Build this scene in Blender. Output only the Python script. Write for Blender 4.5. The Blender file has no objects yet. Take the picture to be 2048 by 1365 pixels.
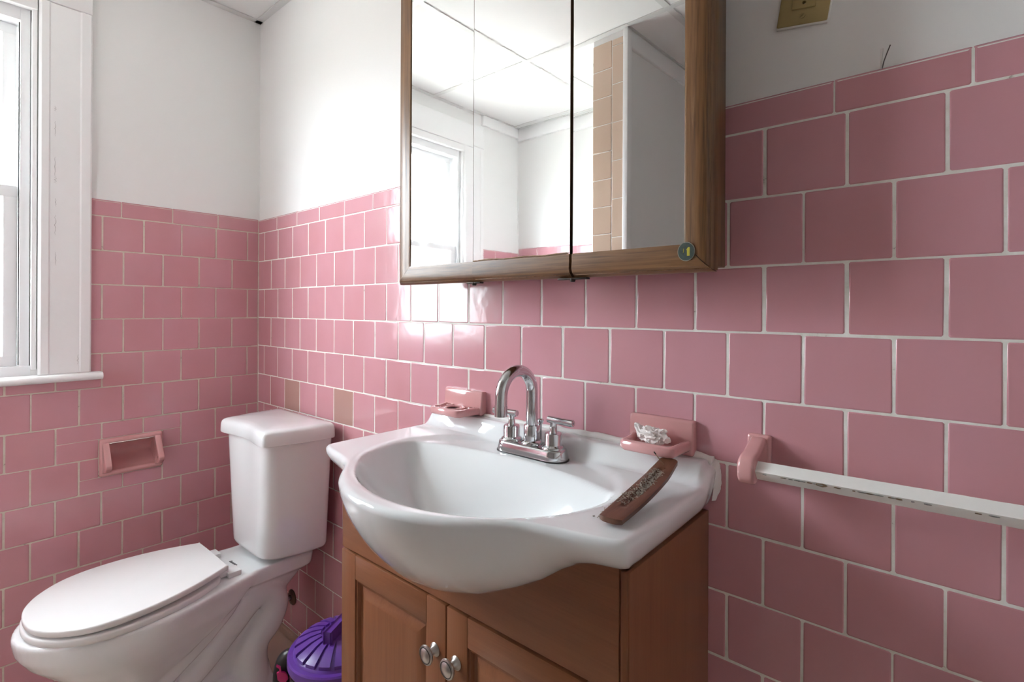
import bpy, bmesh, math, random
from math import sin, cos, pi, radians, sqrt, atan2
from mathutils import Vector, Matrix, noise as mnoise

random.seed(7)
scene = bpy.context.scene
COL = scene.collection
ZC = 1.165                      # eye height above the floor

# ------------------------------------------------------------------ camera
cam_data = bpy.data.cameras.new('camera')
cam = bpy.data.objects.new('camera', cam_data)
COL.objects.link(cam)
cam_data.sensor_fit = 'HORIZONTAL'
cam_data.sensor_width = 36.0
cam_data.lens = 36.0 * 1035.66 / 2048
cam_data.shift_x = 0.0
cam_data.shift_y = -(682.5 - 618.7) / 2048
cam_data.clip_start = 0.02
yaw = 0.7099
roll = 0.0045
cam.matrix_world = (Matrix.Translation((2.0546, -0.8816, ZC)) @ Matrix.Rotation(yaw, 4, 'Z')
                    @ Matrix.Rotation(pi / 2, 4, 'X') @ Matrix.Rotation(roll, 4, 'Z'))
scene.camera = cam

# ------------------------------------------------------------------ world, daylight, exposure
world = bpy.data.worlds.new('overcast_sky')
scene.world = world
world.use_nodes = True
wb = world.node_tree.nodes['Background']
wn = world.node_tree                                      # overcast sky above, dull ground below the horizon
w_tc = wn.nodes.new('ShaderNodeTexCoord')
w_sx = wn.nodes.new('ShaderNodeSeparateXYZ')
w_rp = wn.nodes.new('ShaderNodeValToRGB')
w_rp.color_ramp.elements[0].position = 0.49
w_rp.color_ramp.elements[0].color = (0.30, 0.30, 0.27, 1)
w_rp.color_ramp.elements[1].position = 0.52
w_rp.color_ramp.elements[1].color = (0.87, 0.94, 1.0, 1)
w_ma = wn.nodes.new('ShaderNodeMath'); w_ma.operation = 'MULTIPLY_ADD'
w_ma.inputs[1].default_value = 0.5
w_ma.inputs[2].default_value = 0.5
wn.links.new(w_tc.outputs['Generated'], w_sx.inputs[0])
wn.links.new(w_sx.outputs['Z'], w_ma.inputs[0])
wn.links.new(w_ma.outputs[0], w_rp.inputs['Fac'])
wn.links.new(w_rp.outputs['Color'], wb.inputs['Color'])
wb.inputs['Strength'].default_value = 34.0

pl = bpy.data.lights.new('window_left_offscreen', 'AREA')      # guides the sky light through the window opening
pl.shape = 'RECTANGLE'
pl.size = 0.72
pl.size_y = 1.04
pl.cycles.is_portal = True
po = bpy.data.objects.new('window_left_offscreen', pl)
COL.objects.link(po)
po.location = (-0.125, -0.995, ZC + 0.33)
po.rotation_euler = (0, radians(-90), 0)

vs = scene.view_settings
vs.view_transform = 'Standard'
vs.look = 'None'
vs.exposure = 0.35
vs.gamma = 1.0
vs.use_curve_mapping = False
scene.cycles.max_bounces = 16          # daylight has to travel round the white room
scene.cycles.diffuse_bounces = 12

# ------------------------------------------------------------------ materials
def new_mat(name):
    m = bpy.data.materials.new(name)
    m.use_nodes = True
    nt = m.node_tree
    return m, nt, nt.nodes['Principled BSDF']

def pmat(name, col, rough=0.5, metal=0.0, coat=0.0, ior=None, bump=None, vary=None, spec=None, sss=None):
    """plain principled material; bump=(scale, strength, distance), vary=(scale, amount)"""
    m, nt, b = new_mat(name)
    b.inputs['Base Color'].default_value = (*col, 1)
    b.inputs['Roughness'].default_value = rough
    b.inputs['Metallic'].default_value = metal
    if coat:
        b.inputs['Coat Weight'].default_value = coat
        b.inputs['Coat Roughness'].default_value = 0.05
    if ior:
        b.inputs['IOR'].default_value = ior
    tc = None
    if bump or vary:
        tc = nt.nodes.new('ShaderNodeTexCoord')
    if vary:
        n = nt.nodes.new('ShaderNodeTexNoise')
        n.inputs['Scale'].default_value = vary[0]
        n.inputs['Detail'].default_value = 6
        nt.links.new(tc.outputs['Object'], n.inputs['Vector'])
        mx = nt.nodes.new('ShaderNodeMix')
        mx.data_type = 'RGBA'
        a = vary[1]
        mx.inputs[6].default_value = (*[c * (1 - a) for c in col], 1)
        mx.inputs[7].default_value = (*[min(1, c * (1 + a)) for c in col], 1)
        nt.links.new(n.outputs['Fac'], mx.inputs[0])
        nt.links.new(mx.outputs[2], b.inputs['Base Color'])
    if bump:
        n = nt.nodes.new('ShaderNodeTexNoise')
        n.inputs['Scale'].default_value = bump[0]
        n.inputs['Detail'].default_value = 5
        nt.links.new(tc.outputs['Object'], n.inputs['Vector'])
        bp = nt.nodes.new('ShaderNodeBump')
        bp.inputs['Strength'].default_value = bump[1]
        bp.inputs['Distance'].default_value = bump[2]
        nt.links.new(n.outputs['Fac'], bp.inputs['Height'])
        nt.links.new(bp.outputs['Normal'], b.inputs['Normal'])
    return m

def tile_mat(name, c1, c2, rough=0.13):
    """glazed ceramic: every tile its own shade, cloudy firing marks, slightly wavy glaze"""
    m, nt, b = new_mat(name)
    oi = nt.nodes.new('ShaderNodeObjectInfo')
    tc = nt.nodes.new('ShaderNodeTexCoord')
    geo = nt.nodes.new('ShaderNodeNewGeometry')
    n = nt.nodes.new('ShaderNodeTexNoise')
    n.inputs['Scale'].default_value = 5.5
    n.inputs['Detail'].default_value = 2
    nt.links.new(geo.outputs['Position'], n.inputs['Vector'])
    ad = nt.nodes.new('ShaderNodeMath'); ad.operation = 'MULTIPLY_ADD'
    ad.inputs[1].default_value = 0.30
    nt.links.new(oi.outputs['Random'], ad.inputs[0])
    sb = nt.nodes.new('ShaderNodeMath'); sb.operation = 'MULTIPLY_ADD'
    sb.inputs[1].default_value = 1.3
    sb.inputs[2].default_value = -0.30
    nt.links.new(n.outputs['Fac'], sb.inputs[0])
    nt.links.new(sb.outputs[0], ad.inputs[2])
    ad.use_clamp = True
    mx = nt.nodes.new('ShaderNodeMix'); mx.data_type = 'RGBA'
    mx.inputs[6].default_value = (*c1, 1)
    mx.inputs[7].default_value = (*c2, 1)
    nt.links.new(ad.outputs[0], mx.inputs[0])
    nt.links.new(mx.outputs[2], b.inputs['Base Color'])
    b.inputs['Roughness'].default_value = rough
    b.inputs['IOR'].default_value = 1.5
    w = nt.nodes.new('ShaderNodeTexNoise')
    w.inputs['Scale'].default_value = 22
    w.inputs['Detail'].default_value = 2
    nt.links.new(geo.outputs['Position'], w.inputs['Vector'])
    bp = nt.nodes.new('ShaderNodeBump')
    bp.inputs['Strength'].default_value = 0.18
    bp.inputs['Distance'].default_value = 0.004
    nt.links.new(w.outputs['Fac'], bp.inputs['Height'])
    nt.links.new(bp.outputs['Normal'], b.inputs['Normal'])
    return m

def grout_mat(name, mid, light):
    m, nt, b = new_mat(name)
    geo = nt.nodes.new('ShaderNodeNewGeometry')
    n = nt.nodes.new('ShaderNodeTexNoise')
    n.inputs['Scale'].default_value = 26
    n.inputs['Detail'].default_value = 8
    n.inputs['Roughness'].default_value = 0.7
    nt.links.new(geo.outputs['Position'], n.inputs['Vector'])
    r = nt.nodes.new('ShaderNodeValToRGB')
    r.color_ramp.elements[0].position = 0.30
    r.color_ramp.elements[0].color = (0.16, 0.13, 0.11, 1)
    r.color_ramp.elements[1].position = 0.37
    r.color_ramp.elements[1].color = (*mid, 1)
    e = r.color_ramp.elements.new(0.62)
    e.color = (*light, 1)
    nt.links.new(n.outputs['Fac'], r.inputs['Fac'])
    nt.links.new(r.outputs['Color'], b.inputs['Base Color'])
    b.inputs['Roughness'].default_value = 0.85
    bp = nt.nodes.new('ShaderNodeBump')
    bp.inputs['Strength'].default_value = 0.5
    bp.inputs['Distance'].default_value = 0.002
    nt.links.new(n.outputs['Fac'], bp.inputs['Height'])
    nt.links.new(bp.outputs['Normal'], b.inputs['Normal'])
    return m

def wood_mat(name, dark, mid, light, axis, rough=0.35, scale=1.0, contrast=1.0, fine=1.0):
    """wood grain running along `axis` (0,1,2) in object space"""
    m, nt, b = new_mat(name)
    tc = nt.nodes.new('ShaderNodeTexCoord')
    mp = nt.nodes.new('ShaderNodeMapping')
    s = [75.0 * scale] * 3
    s[axis] = 2.6 * scale
    mp.inputs['Scale'].default_value = s
    nt.links.new(tc.outputs['Object'], mp.inputs['Vector'])
    n = nt.nodes.new('ShaderNodeTexNoise')
    n.inputs['Scale'].default_value = 1.0
    n.inputs['Detail'].default_value = 5
    n.inputs['Roughness'].default_value = 0.62
    n.inputs['Distortion'].default_value = 0.6
    nt.links.new(mp.outputs['Vector'], n.inputs['Vector'])
    mp2 = nt.nodes.new('ShaderNodeMapping')
    s2 = [420.0 * fine] * 3
    s2[axis] = 14.0
    mp2.inputs['Scale'].default_value = s2
    nt.links.new(tc.outputs['Object'], mp2.inputs['Vector'])
    n2 = nt.nodes.new('ShaderNodeTexNoise')
    n2.inputs['Scale'].default_value = 1.0
    n2.inputs['Detail'].default_value = 3
    nt.links.new(mp2.outputs['Vector'], n2.inputs['Vector'])
    mxv = nt.nodes.new('ShaderNodeMix')
    mxv.inputs[0].default_value = 0.3
    nt.links.new(n.outputs['Fac'], mxv.inputs[2])
    nt.links.new(n2.outputs['Fac'], mxv.inputs[3])
    r = nt.nodes.new('ShaderNodeValToRGB')
    h = 0.16 / contrast
    r.color_ramp.elements[0].position = 0.5 - h
    r.color_ramp.elements[0].color = (*dark, 1)
    r.color_ramp.elements[1].position = 0.5 + h
    r.color_ramp.elements[1].color = (*light, 1)
    e = r.color_ramp.elements.new(0.49)
    e.color = (*mid, 1)
    nt.links.new(mxv.outputs[0], r.inputs['Fac'])
    nt.links.new(r.outputs['Color'], b.inputs['Base Color'])
    b.inputs['Roughness'].default_value = rough
    bp = nt.nodes.new('ShaderNodeBump')
    bp.inputs['Strength'].default_value = 0.15
    bp.inputs['Distance'].default_value = 0.001
    nt.links.new(mxv.outputs[0], bp.inputs['Height'])
    nt.links.new(bp.outputs['Normal'], b.inputs['Normal'])
    return m

def mirror_mat(name, smear):
    m, nt, b = new_mat(name)
    b.inputs['Base Color'].default_value = (0.88, 0.90, 0.90, 1)
    b.inputs['Metallic'].default_value = 1.0
    b.inputs['Roughness'].default_value = 0.0
    if smear:
        tc = nt.nodes.new('ShaderNodeTexCoord')
        mp = nt.nodes.new('ShaderNodeMapping')
        mp.inputs['Scale'].default_value = (30, 30, 7)
        nt.links.new(tc.outputs['Object'], mp.inputs['Vector'])
        n = nt.nodes.new('ShaderNodeTexNoise')
        n.inputs['Scale'].default_value = 1.0
        n.inputs['Detail'].default_value = 6
        nt.links.new(mp.outputs['Vector'], n.inputs['Vector'])
        r = nt.nodes.new('ShaderNodeMapRange')
        r.inputs[1].default_value = 0.42
        r.inputs[2].default_value = 0.75
        r.inputs[3].default_value = 0.0
        r.inputs[4].default_value = smear
        nt.links.new(n.outputs['Fac'], r.inputs[0])
        nt.links.new(r.outputs[0], b.inputs['Roughness'])
        bp = nt.nodes.new('ShaderNodeBump')
        bp.inputs['Strength'].default_value = 0.025
        bp.inputs['Distance'].default_value = 0.002
        nt.links.new(n.outputs['Fac'], bp.inputs['Height'])
        nt.links.new(bp.outputs['Normal'], b.inputs['Normal'])
    return m

def pane_mat(name, frosted):
    m = bpy.data.materials.new(name)
    m.use_nodes = True
    nt = m.node_tree
    nt.nodes.remove(nt.nodes['Principled BSDF'])
    out = nt.nodes['Material Output']
    tr = nt.nodes.new('ShaderNodeBsdfTransparent')
    tr.inputs['Color'].default_value = (0.97, 0.98, 0.98, 1)
    gl = nt.nodes.new('ShaderNodeBsdfGlossy')
    gl.inputs['Roughness'].default_value = 0.02
    lw = nt.nodes.new('ShaderNodeLayerWeight')
    lw.inputs['Blend'].default_value = 0.5
    pw = nt.nodes.new('ShaderNodeMath'); pw.operation = 'POWER'
    pw.inputs[1].default_value = 5.0
    nt.links.new(lw.outputs['Facing'], pw.inputs[0])
    fr = nt.nodes.new('ShaderNodeMath'); fr.operation = 'MULTIPLY_ADD'
    fr.inputs[1].default_value = 0.8
    fr.inputs[2].default_value = 0.03
    nt.links.new(pw.outputs[0], fr.inputs[0])
    mx = nt.nodes.new('ShaderNodeMixShader')
    if frosted:
        tl = nt.nodes.new('ShaderNodeBsdfTranslucent')
        tl.inputs['Color'].default_value = (0.9, 0.92, 0.93, 1)
        geo = nt.nodes.new('ShaderNodeNewGeometry')
        vo = nt.nodes.new('ShaderNodeTexVoronoi')
        vo.inputs['Scale'].default_value = 160
        nt.links.new(geo.outputs['Position'], vo.inputs['Vector'])
        bp = nt.nodes.new('ShaderNodeBump')
        bp.inputs['Strength'].default_value = 0.9
        bp.inputs['Distance'].default_value = 0.004
        nt.links.new(vo.outputs['Distance'], bp.inputs['Height'])
        nt.links.new(bp.outputs['Normal'], tl.inputs['Normal'])
        nt.links.new(bp.outputs['Normal'], gl.inputs['Normal'])
        m2 = nt.nodes.new('ShaderNodeMixShader')
        m2.inputs[0].default_value = 0.65
        nt.links.new(tr.outputs[0], m2.inputs[1])
        nt.links.new(tl.outputs[0], m2.inputs[2])
        base = m2
    else:
        base = tr
    nt.links.new(fr.outputs[0], mx.inputs[0])
    nt.links.new(base.outputs[0], mx.inputs[1])
    nt.links.new(gl.outputs[0], mx.inputs[2])
    nt.links.new(mx.outputs[0], out.inputs['Surface'])
    return m

M = {}
M['paint'] = pmat('white_wall_paint', (0.80, 0.80, 0.79), 0.42, bump=(38, 0.12, 0.004), vary=(3, 0.025))
M['trim_paint'] = pmat('white_gloss_trim_paint', (0.82, 0.82, 0.82), 0.28, bump=(55, 0.12, 0.003), vary=(9, 0.03))
M['ceiling'] = pmat('ceiling_panel_white', (0.80, 0.80, 0.79), 0.75, bump=(160, 0.2, 0.001), vary=(4, 0.03))
M['grid_bar'] = pmat('ceiling_grid_enamel', (0.66, 0.66, 0.65), 0.45)
M['pink'] = tile_mat('pink_glazed_tile', (0.52, 0.245, 0.268), (0.585, 0.302, 0.352))
M['tan'] = tile_mat('tan_glazed_tile', (0.55, 0.41, 0.31), (0.61, 0.47, 0.37))
M['pinktan'] = tile_mat('brownish_pink_glazed_tile', (0.42, 0.245, 0.215), (0.46, 0.27, 0.235))
M['pinkcer'] = pmat('pink_glazed_fixture', (0.62, 0.32, 0.32), 0.09, coat=0.5, ior=1.5)
M['grout'] = grout_mat('white_grout', (0.70, 0.67, 0.62), (0.82, 0.80, 0.77))
M['grout_beige'] = grout_mat('beige_grout', (0.52, 0.45, 0.38), (0.62, 0.55, 0.48))
M['porcelain'] = pmat('white_porcelain', (0.78, 0.805, 0.815), 0.07, coat=0.6, ior=1.5)
M['seat_plastic'] = pmat('white_seat_plastic', (0.80, 0.81, 0.81), 0.22)
M['vinyl'] = pmat('white_window_vinyl', (0.80, 0.81, 0.82), 0.35)
M['chrome'] = pmat('chrome', (0.63, 0.645, 0.66), 0.10, 1.0, bump=(30, 0.03, 0.001))
M['nickel'] = pmat('brushed_pewter', (0.52, 0.51, 0.49), 0.28, 1.0, vary=(40, 0.12))
M['darknickel'] = pmat('darkened_pewter', (0.10, 0.10, 0.10), 0.4, 1.0)
OAK = ((0.055, 0.022, 0.007), (0.155, 0.072, 0.025), (0.215, 0.108, 0.042))
M['oak_x'] = wood_mat('oak_grain_across', *OAK, 0, 0.36)
M['oak_z'] = wood_mat('oak_grain_upright', *OAK, 2, 0.36)
CH = ((0.175, 0.062, 0.025), (0.22, 0.082, 0.034), (0.25, 0.098, 0.042))
M['cherry_x'] = wood_mat('cherry_stained_grain_across', *CH, 0, 0.33, 0.35, 0.8)
M['cherry_z'] = wood_mat('cherry_stained_grain_upright', *CH, 2, 0.33, 0.35, 0.8)
M['cherry_edge'] = pmat('worn_cherry_edge', (0.42, 0.24, 0.14), 0.45)
M['gap_shade'] = pmat('gap_shade_black', (0.025, 0.025, 0.026), 0.7)  # near-black colour standing in for shade in the window gap
M['black_metal'] = pmat('blackened_hinge_metal', (0.03, 0.022, 0.018), 0.45, 0.7)
M['mirror_a'] = mirror_mat('smeared_mirror', 0.07)
M['mirror_b'] = mirror_mat('mirror_glass', 0.0)
M['pane'] = pane_mat('clear_pane', False)
M['pane_f'] = pane_mat('pebbled_pane', True)
M['floor'] = pmat('beige_floor', (0.52, 0.43, 0.35), 0.4, vary=(6, 0.1))
M['base_tile'] = pmat('sandy_base_tile', (0.50, 0.38, 0.29), 0.5, vary=(30, 0.15))
M['caulk'] = pmat('white_caulk', (0.80, 0.79, 0.77), 0.45, bump=(60, 0.5, 0.004))
M['brass'] = pmat('brass_plate', (0.40, 0.31, 0.13), 0.5, 0.25, vary=(25, 0.1))
M['brass_plastic'] = pmat('tan_socket_plastic', (0.38, 0.285, 0.11), 0.4)
M['black'] = pmat('black_plastic', (0.01, 0.01, 0.011), 0.35)
M['purple'] = pmat('purple_plastic', (0.105, 0.035, 0.28), 0.30)
M['magenta'] = pmat('magenta_plastic', (0.55, 0.01, 0.15), 0.3)
M['bag'] = pmat('black_bin_bag', (0.008, 0.008, 0.009), 0.18, bump=(30, 0.6, 0.01))
M['tissue'] = pmat('white_tissue', (0.86, 0.82, 0.80), 0.9)
M['incense_wood'] = wood_mat('dark_brown_wood', (0.075, 0.027, 0.013), (0.125, 0.047, 0.022), (0.16, 0.066, 0.034), 1, 0.4, 0.6)
M['ash'] = pmat('grey_ash', (0.33, 0.295, 0.25), 0.95, vary=(300, 0.6))
M['stick'] = pmat('bamboo_stick', (0.36, 0.24, 0.16), 0.8)
M['char'] = pmat('charred_tip', (0.02, 0.018, 0.016), 0.9)
M['bar_paint'] = pmat('worn_white_bar_paint', (0.80, 0.79, 0.76), 0.4, bump=(70, 0.35, 0.003), vary=(14, 0.04))
M['chip'] = pmat('bare_wood_chip', (0.16, 0.10, 0.055), 0.8)
M['crack'] = pmat('grey_paint_crack', (0.22, 0.21, 0.20), 0.9)  # flat grey for hairline cracks and small chips
M['rust'] = pmat('rusty_escutcheon', (0.12, 0.075, 0.05), 0.5, 0.5, vary=(60, 0.4))
M['sticker_green'] = pmat('green_sticker', (0.035, 0.055, 0.048), 0.4, vary=(220, 0.6))
M['sticker_yellow'] = pmat('yellow_print', (0.42, 0.36, 0.02), 0.5, vary=(200, 0.2))
M['sticker_rim'] = pmat('sticker_rim', (0.33, 0.32, 0.27), 0.5)
M['ink'] = pmat('grey_ink', (0.16, 0.16, 0.17), 0.5)
M['wire'] = pmat('dark_wire', (0.05, 0.04, 0.035), 0.5)
M['wire_white'] = pmat('painted_wire', (0.72, 0.71, 0.68), 0.6)

# ------------------------------------------------------------------ object helpers
ORIGIN = {}

def finish(o, parent, label=None, cat=None, kind=None, group=None):
    COL.objects.link(o)
    if parent is not None:
        o.parent = parent
    if label: o['label'] = label
    if cat: o['category'] = cat
    if kind: o['kind'] = kind
    if group: o['group'] = group
    return o

def thing(name, loc, label, cat, group=None):
    o = bpy.data.objects.new(name, None)
    o.empty_display_size = 0.05
    o.location = loc
    ORIGIN[o.name] = Vector(loc)
    return finish(o, None, label, cat, None, group)

def root_origin(p):
    while p is not None:
        if p.name in ORIGIN:
            return ORIGIN[p.name]
        p = p.parent
    return Vector((0, 0, 0))

def mesh_obj(name, verts, faces, mat, parent=None, smooth=None, origin=None, **kw):
    """verts in world space; stored relative to the thing's base"""
    if parent is not None:
        org = root_origin(parent)
    else:
        org = Vector(origin) if origin is not None else Vector((0, 0, 0))
    me = bpy.data.meshes.new(name)
    me.from_pydata([tuple(Vector(v) - org) for v in verts], [], faces)
    me.validate()
    bm = bmesh.new(); bm.from_mesh(me)
    bmesh.ops.recalc_face_normals(bm, faces=bm.faces)
    bm.to_mesh(me); bm.free()
    if mat: me.materials.append(mat)
    if smooth is not None:
        me.shade_smooth()
        me.set_sharp_from_angle(angle=radians(smooth))
    o = bpy.data.objects.new(name, me)
    finish(o, parent, **kw)
    if parent is None:
        o.location = org
        ORIGIN[o.name] = org.copy()
    return o

def bm_obj(name, bm, mat, parent=None, smooth=None, origin=None, **kw):
    bm.verts.index_update()
    vs_ = [v.co.copy() for v in bm.verts]
    fs = [[v.index for v in f.verts] for f in bm.faces]
    bm.free()
    return mesh_obj(name, vs_, fs, mat, parent, smooth, origin, **kw)

def add_box(bm, x0, x1, y0, y1, z0, z1, bevel=0.0, seg=2, mat=None):
    r = bmesh.ops.create_cube(bm, size=1.0)
    vv = r['verts']
    for v in vv:
        v.co = Vector((x0 + (v.co.x + .5) * (x1 - x0), y0 + (v.co.y + .5) * (y1 - y0), z0 + (v.co.z + .5) * (z1 - z0)))
        if mat is not None: v.co = mat @ v.co
    if bevel:
        es = list({e for v in vv for e in v.link_edges})
        bmesh.ops.bevel(bm, geom=es, offset=bevel, segments=seg, affect='EDGES', profile=0.5)

def box(name, x0, x1, y0, y1, z0, z1, mat, parent=None, bevel=0.0, seg=2, **kw):
    bm = bmesh.new()
    add_box(bm, min(x0, x1), max(x0, x1), min(y0, y1), max(y0, y1), min(z0, z1), max(z0, z1), bevel, seg)
    return bm_obj(name, bm, mat, parent, 35 if bevel else None, **kw)

def ring_faces(n0, n1, n):
    return [(n0 + i, n0 + (i + 1) % n, n1 + (i + 1) % n, n1 + i) for i in range(n)]

def loft(loops, cap0=True, cap1=True):
    """loops: equal-length lists of points"""
    n = len(loops[0]); V = []; F = []
    for l in loops: V += [tuple(p) for p in l]
    for k in range(len(loops) - 1):
        F += ring_faces(k * n, (k + 1) * n, n)
    if cap0: F.append(tuple(range(n))[::-1])
    if cap1: F.append(tuple(range((len(loops) - 1) * n, len(loops) * n)))
    return V, F

def lathe(profile, n=32, center=(0, 0, 0), axis='Z'):
    """profile of (radius, height) pairs turned about an axis through center"""
    loops = []
    for r, h in profile:
        l = []
        for i in range(n):
            a = 2 * pi * i / n
            p = (r * cos(a), r * sin(a), h)
            if axis == '-Y': p = (p[0], -p[2], p[1])
            elif axis == 'X': p = (p[2], p[0], p[1])
            l.append((p[0] + center[0], p[1] + center[1], p[2] + center[2]))
        loops.append(l)
    return loft(loops)

def tube(path, rad, n=16, caps=True, squash=None):
    P = [Vector(p) for p in path]
    loops = []
    up = None
    for i, p in enumerate(P):
        t = (P[min(i + 1, len(P) - 1)] - P[max(i - 1, 0)]).normalized()
        if up is None:
            up = Vector((0, 0, 1)) if abs(t.z) < 0.9 else Vector((1, 0, 0))
        a = (up - t * up.dot(t)).normalized()
        up = a
        b = t.cross(a)
        r = rad(i / (len(P) - 1)) if callable(rad) else rad
        loops.append([p + (a * cos(2 * pi * k / n) + b * sin(2 * pi * k / n)) * r for k in range(n)])
    return loft(loops, caps, caps)

def tube_obj(name, path, rad, mat, parent=None, n=16, smooth=50, **kw):
    V, F = tube(path, rad, n)
    return mesh_obj(name, V, F, mat, parent, smooth, **kw)

def spline(pts, m=8):
    """Catmull-Rom through the points"""
    P = [Vector(p) for p in pts]
    P = [P[0] * 2 - P[1]] + P + [P[-1] * 2 - P[-2]]
    out = []
    for i in range(1, len(P) - 2):
        p0, p1, p2, p3 = P[i - 1], P[i], P[i + 1], P[i + 2]
        for k in range(m):
            t = k / m
            out.append(0.5 * ((2 * p1) + (p2 - p0) * t + (2 * p0 - 5 * p1 + 4 * p2 - p3) * t * t + (3 * p1 - p0 - 3 * p2 + p3) * t ** 3))
    out.append(P[-2].copy())
    return out

def lerp_table(tab, x):
    if x <= tab[0][0]: return tab[0][1]
    for (a, b), (c, d) in zip(tab, tab[1:]):
        if x <= c:
            return b + (d - b) * (x - a) / (c - a)
    return tab[-1][1]

def sstep(a, b, x):
    t = max(0.0, min(1.0, (x - a) / (b - a)))
    return t * t * (3 - 2 * t)

def text_obj(name, s, size, mat, parent, matrix, extrude=0.0002, shear=0.0):
    cu = bpy.data.curves.new(name, 'FONT')
    cu.body = s
    cu.size = size
    cu.extrude = extrude
    cu.shear = shear
    cu.align_x = 'CENTER'; cu.align_y = 'CENTER'
    cu.resolution_u = 3
    tmp = bpy.data.objects.new(name + '_text', cu)
    COL.objects.link(tmp)
    dg = bpy.context.evaluated_depsgraph_get()
    me = bpy.data.meshes.new_from_object(tmp.evaluated_get(dg))
    bpy.data.objects.remove(tmp)
    bpy.data.curves.remove(cu)
    V = [matrix @ v.co for v in me.vertices]
    F = [tuple(p.vertices) for p in me.polygons]
    bpy.data.meshes.remove(me)
    return mesh_obj(name, V, F, mat, parent)

def cut(obj, V, F):
    """bore a real recess: boolean difference with a closed cutter given in world space"""
    org = root_origin(obj)
    me = bpy.data.meshes.new('cutter')
    me.from_pydata([tuple(Vector(v) - org) for v in V], [], F)
    bm = bmesh.new(); bm.from_mesh(me); bmesh.ops.recalc_face_normals(bm, faces=bm.faces); bm.to_mesh(me); bm.free()
    c = bpy.data.objects.new('cutter', me); COL.objects.link(c)
    t = bpy.data.objects.new('target', obj.data.copy()); COL.objects.link(t)
    m = t.modifiers.new('b', 'BOOLEAN'); m.operation = 'DIFFERENCE'; m.solver = 'EXACT'; m.object = c
    new = bpy.data.meshes.new_from_object(t.evaluated_get(bpy.context.evaluated_depsgraph_get()))
    bpy.data.objects.remove(t); bpy.data.objects.remove(c)
    if len(new.polygons) > 4:
        obj.data = new
        new.set_sharp_from_angle(angle=radians(35))

def box_vf(x0, x1, y0, y1, z0, z1, mx):
    bm = bmesh.new(); add_box(bm, x0, x1, y0, y1, z0, z1, 0, 2, mx)
    bm.verts.index_update()
    r = ([v.co.copy() for v in bm.verts], [[v.index for v in f.verts] for f in bm.faces]); bm.free()
    return r

# ------------------------------------------------------------------ walls with openings
def wall_panel(name, axis, plane0, plane1, u0, u1, z0, z1, holes, mat, parent=None, **kw):
    """slab between two planes; axis 'y' (runs along x) or 'x' (runs along y); holes are (u0,u1,z0,z1)"""
    us = sorted({u0, u1, *[min(max(h[0], u0), u1) for h in holes], *[min(max(h[1], u0), u1) for h in holes]})
    zs = sorted({z0, z1, *[min(max(h[2], z0), z1) for h in holes], *[min(max(h[3], z0), z1) for h in holes]})
    def solid(i, j):
        if i < 0 or j < 0 or i >= len(us) - 1 or j >= len(zs) - 1: return False
        cu, cz = (us[i] + us[i + 1]) / 2, (zs[j] + zs[j + 1]) / 2
        return not any(h[0] < cu < h[1] and h[2] < cz < h[3] for h in holes)
    def pt(p, u, z): return (u, p, z) if axis == 'y' else (p, u, z)
    V = []; F = []; idx = {}
    def vid(p, u, z):
        k = (p, u, z)
        if k not in idx:
            idx[k] = len(V); V.append(pt(p, u, z))
        return idx[k]
    for i in range(len(us) - 1):
        for j in range(len(zs) - 1):
            if not solid(i, j): continue
            a, b, c, d = us[i], us[i + 1], zs[j], zs[j + 1]
            for p in (plane0, plane1):
                F.append((vid(p, a, c), vid(p, b, c), vid(p, b, d), vid(p, a, d)))
            for (di, dj, e0, e1) in ((-1, 0, (a, c), (a, d)), (1, 0, (b, c), (b, d)), (0, -1, (a, c), (b, c)), (0, 1, (a, d), (b, d))):
                if not solid(i + di, j + dj):
                    F.append((vid(plane0, *e0), vid(plane0, *e1), vid(plane1, *e1), vid(plane1, *e0)))
    return mesh_obj(name, V, F, mat, parent, **kw)

TILE_T = 0.0065
_tile_cache = {}
def tile_mesh(w, h, mat, cap=False):
    key = (round(w, 4), round(h, 4), mat.name, cap)
    if key in _tile_cache: return _tile_cache[key]
    c = min(0.0019, w * .2, h * .2)
    def outline(ins, cc):
        x, z = w / 2 - ins, h / 2 - ins
        return [(-x + cc, -z), (x - cc, -z), (x, -z + cc), (x, z - cc), (x - cc, z), (-x + cc, z), (-x, z - cc), (-x, -z + cc)]
    V = [(x, TILE_T, z) for x, z in outline(0, c)]
    V += [(x, 0.0016, z) for x, z in outline(0, c)]
    V += [(x, 0.0004, z) for x, z in outline(0.0009, c)]
    V += [(x, 0.0, z) for x, z in outline(0.0026, c)]
    if cap:                                   # bullnose: the top edge curves back into the wall
        for k in (4, 5):
            V[8 + k] = (V[8 + k][0], TILE_T * .8, V[8 + k][2])
            V[16 + k] = (V[16 + k][0], TILE_T * .35, V[16 + k][2] - .0015)
            V[24 + k] = (V[24 + k][0], 0.0, V[24 + k][2] - .004)
    F = ring_faces(0, 8, 8) + ring_faces(8, 16, 8) + ring_faces(16, 24, 8) + [tuple(range(24, 32))]
    me = bpy.data.meshes.new('tile')
    me.from_pydata(V, [], F)
    bm = bmesh.new(); bm.from_mesh(me)
    bmesh.ops.recalc_face_normals(bm, faces=bm.faces)
    bm.to_mesh(me); bm.free()
    # the open back keeps outward normals: check the front face
    if me.polygons[len(me.polygons) - 1].normal.y > 0:
        me.flip_normals()
    me.shade_smooth()
    me.polygons[len(me.polygons) - 1].use_smooth = False
    me.materials.append(mat)
    _tile_cache[key] = me
    return me

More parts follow.
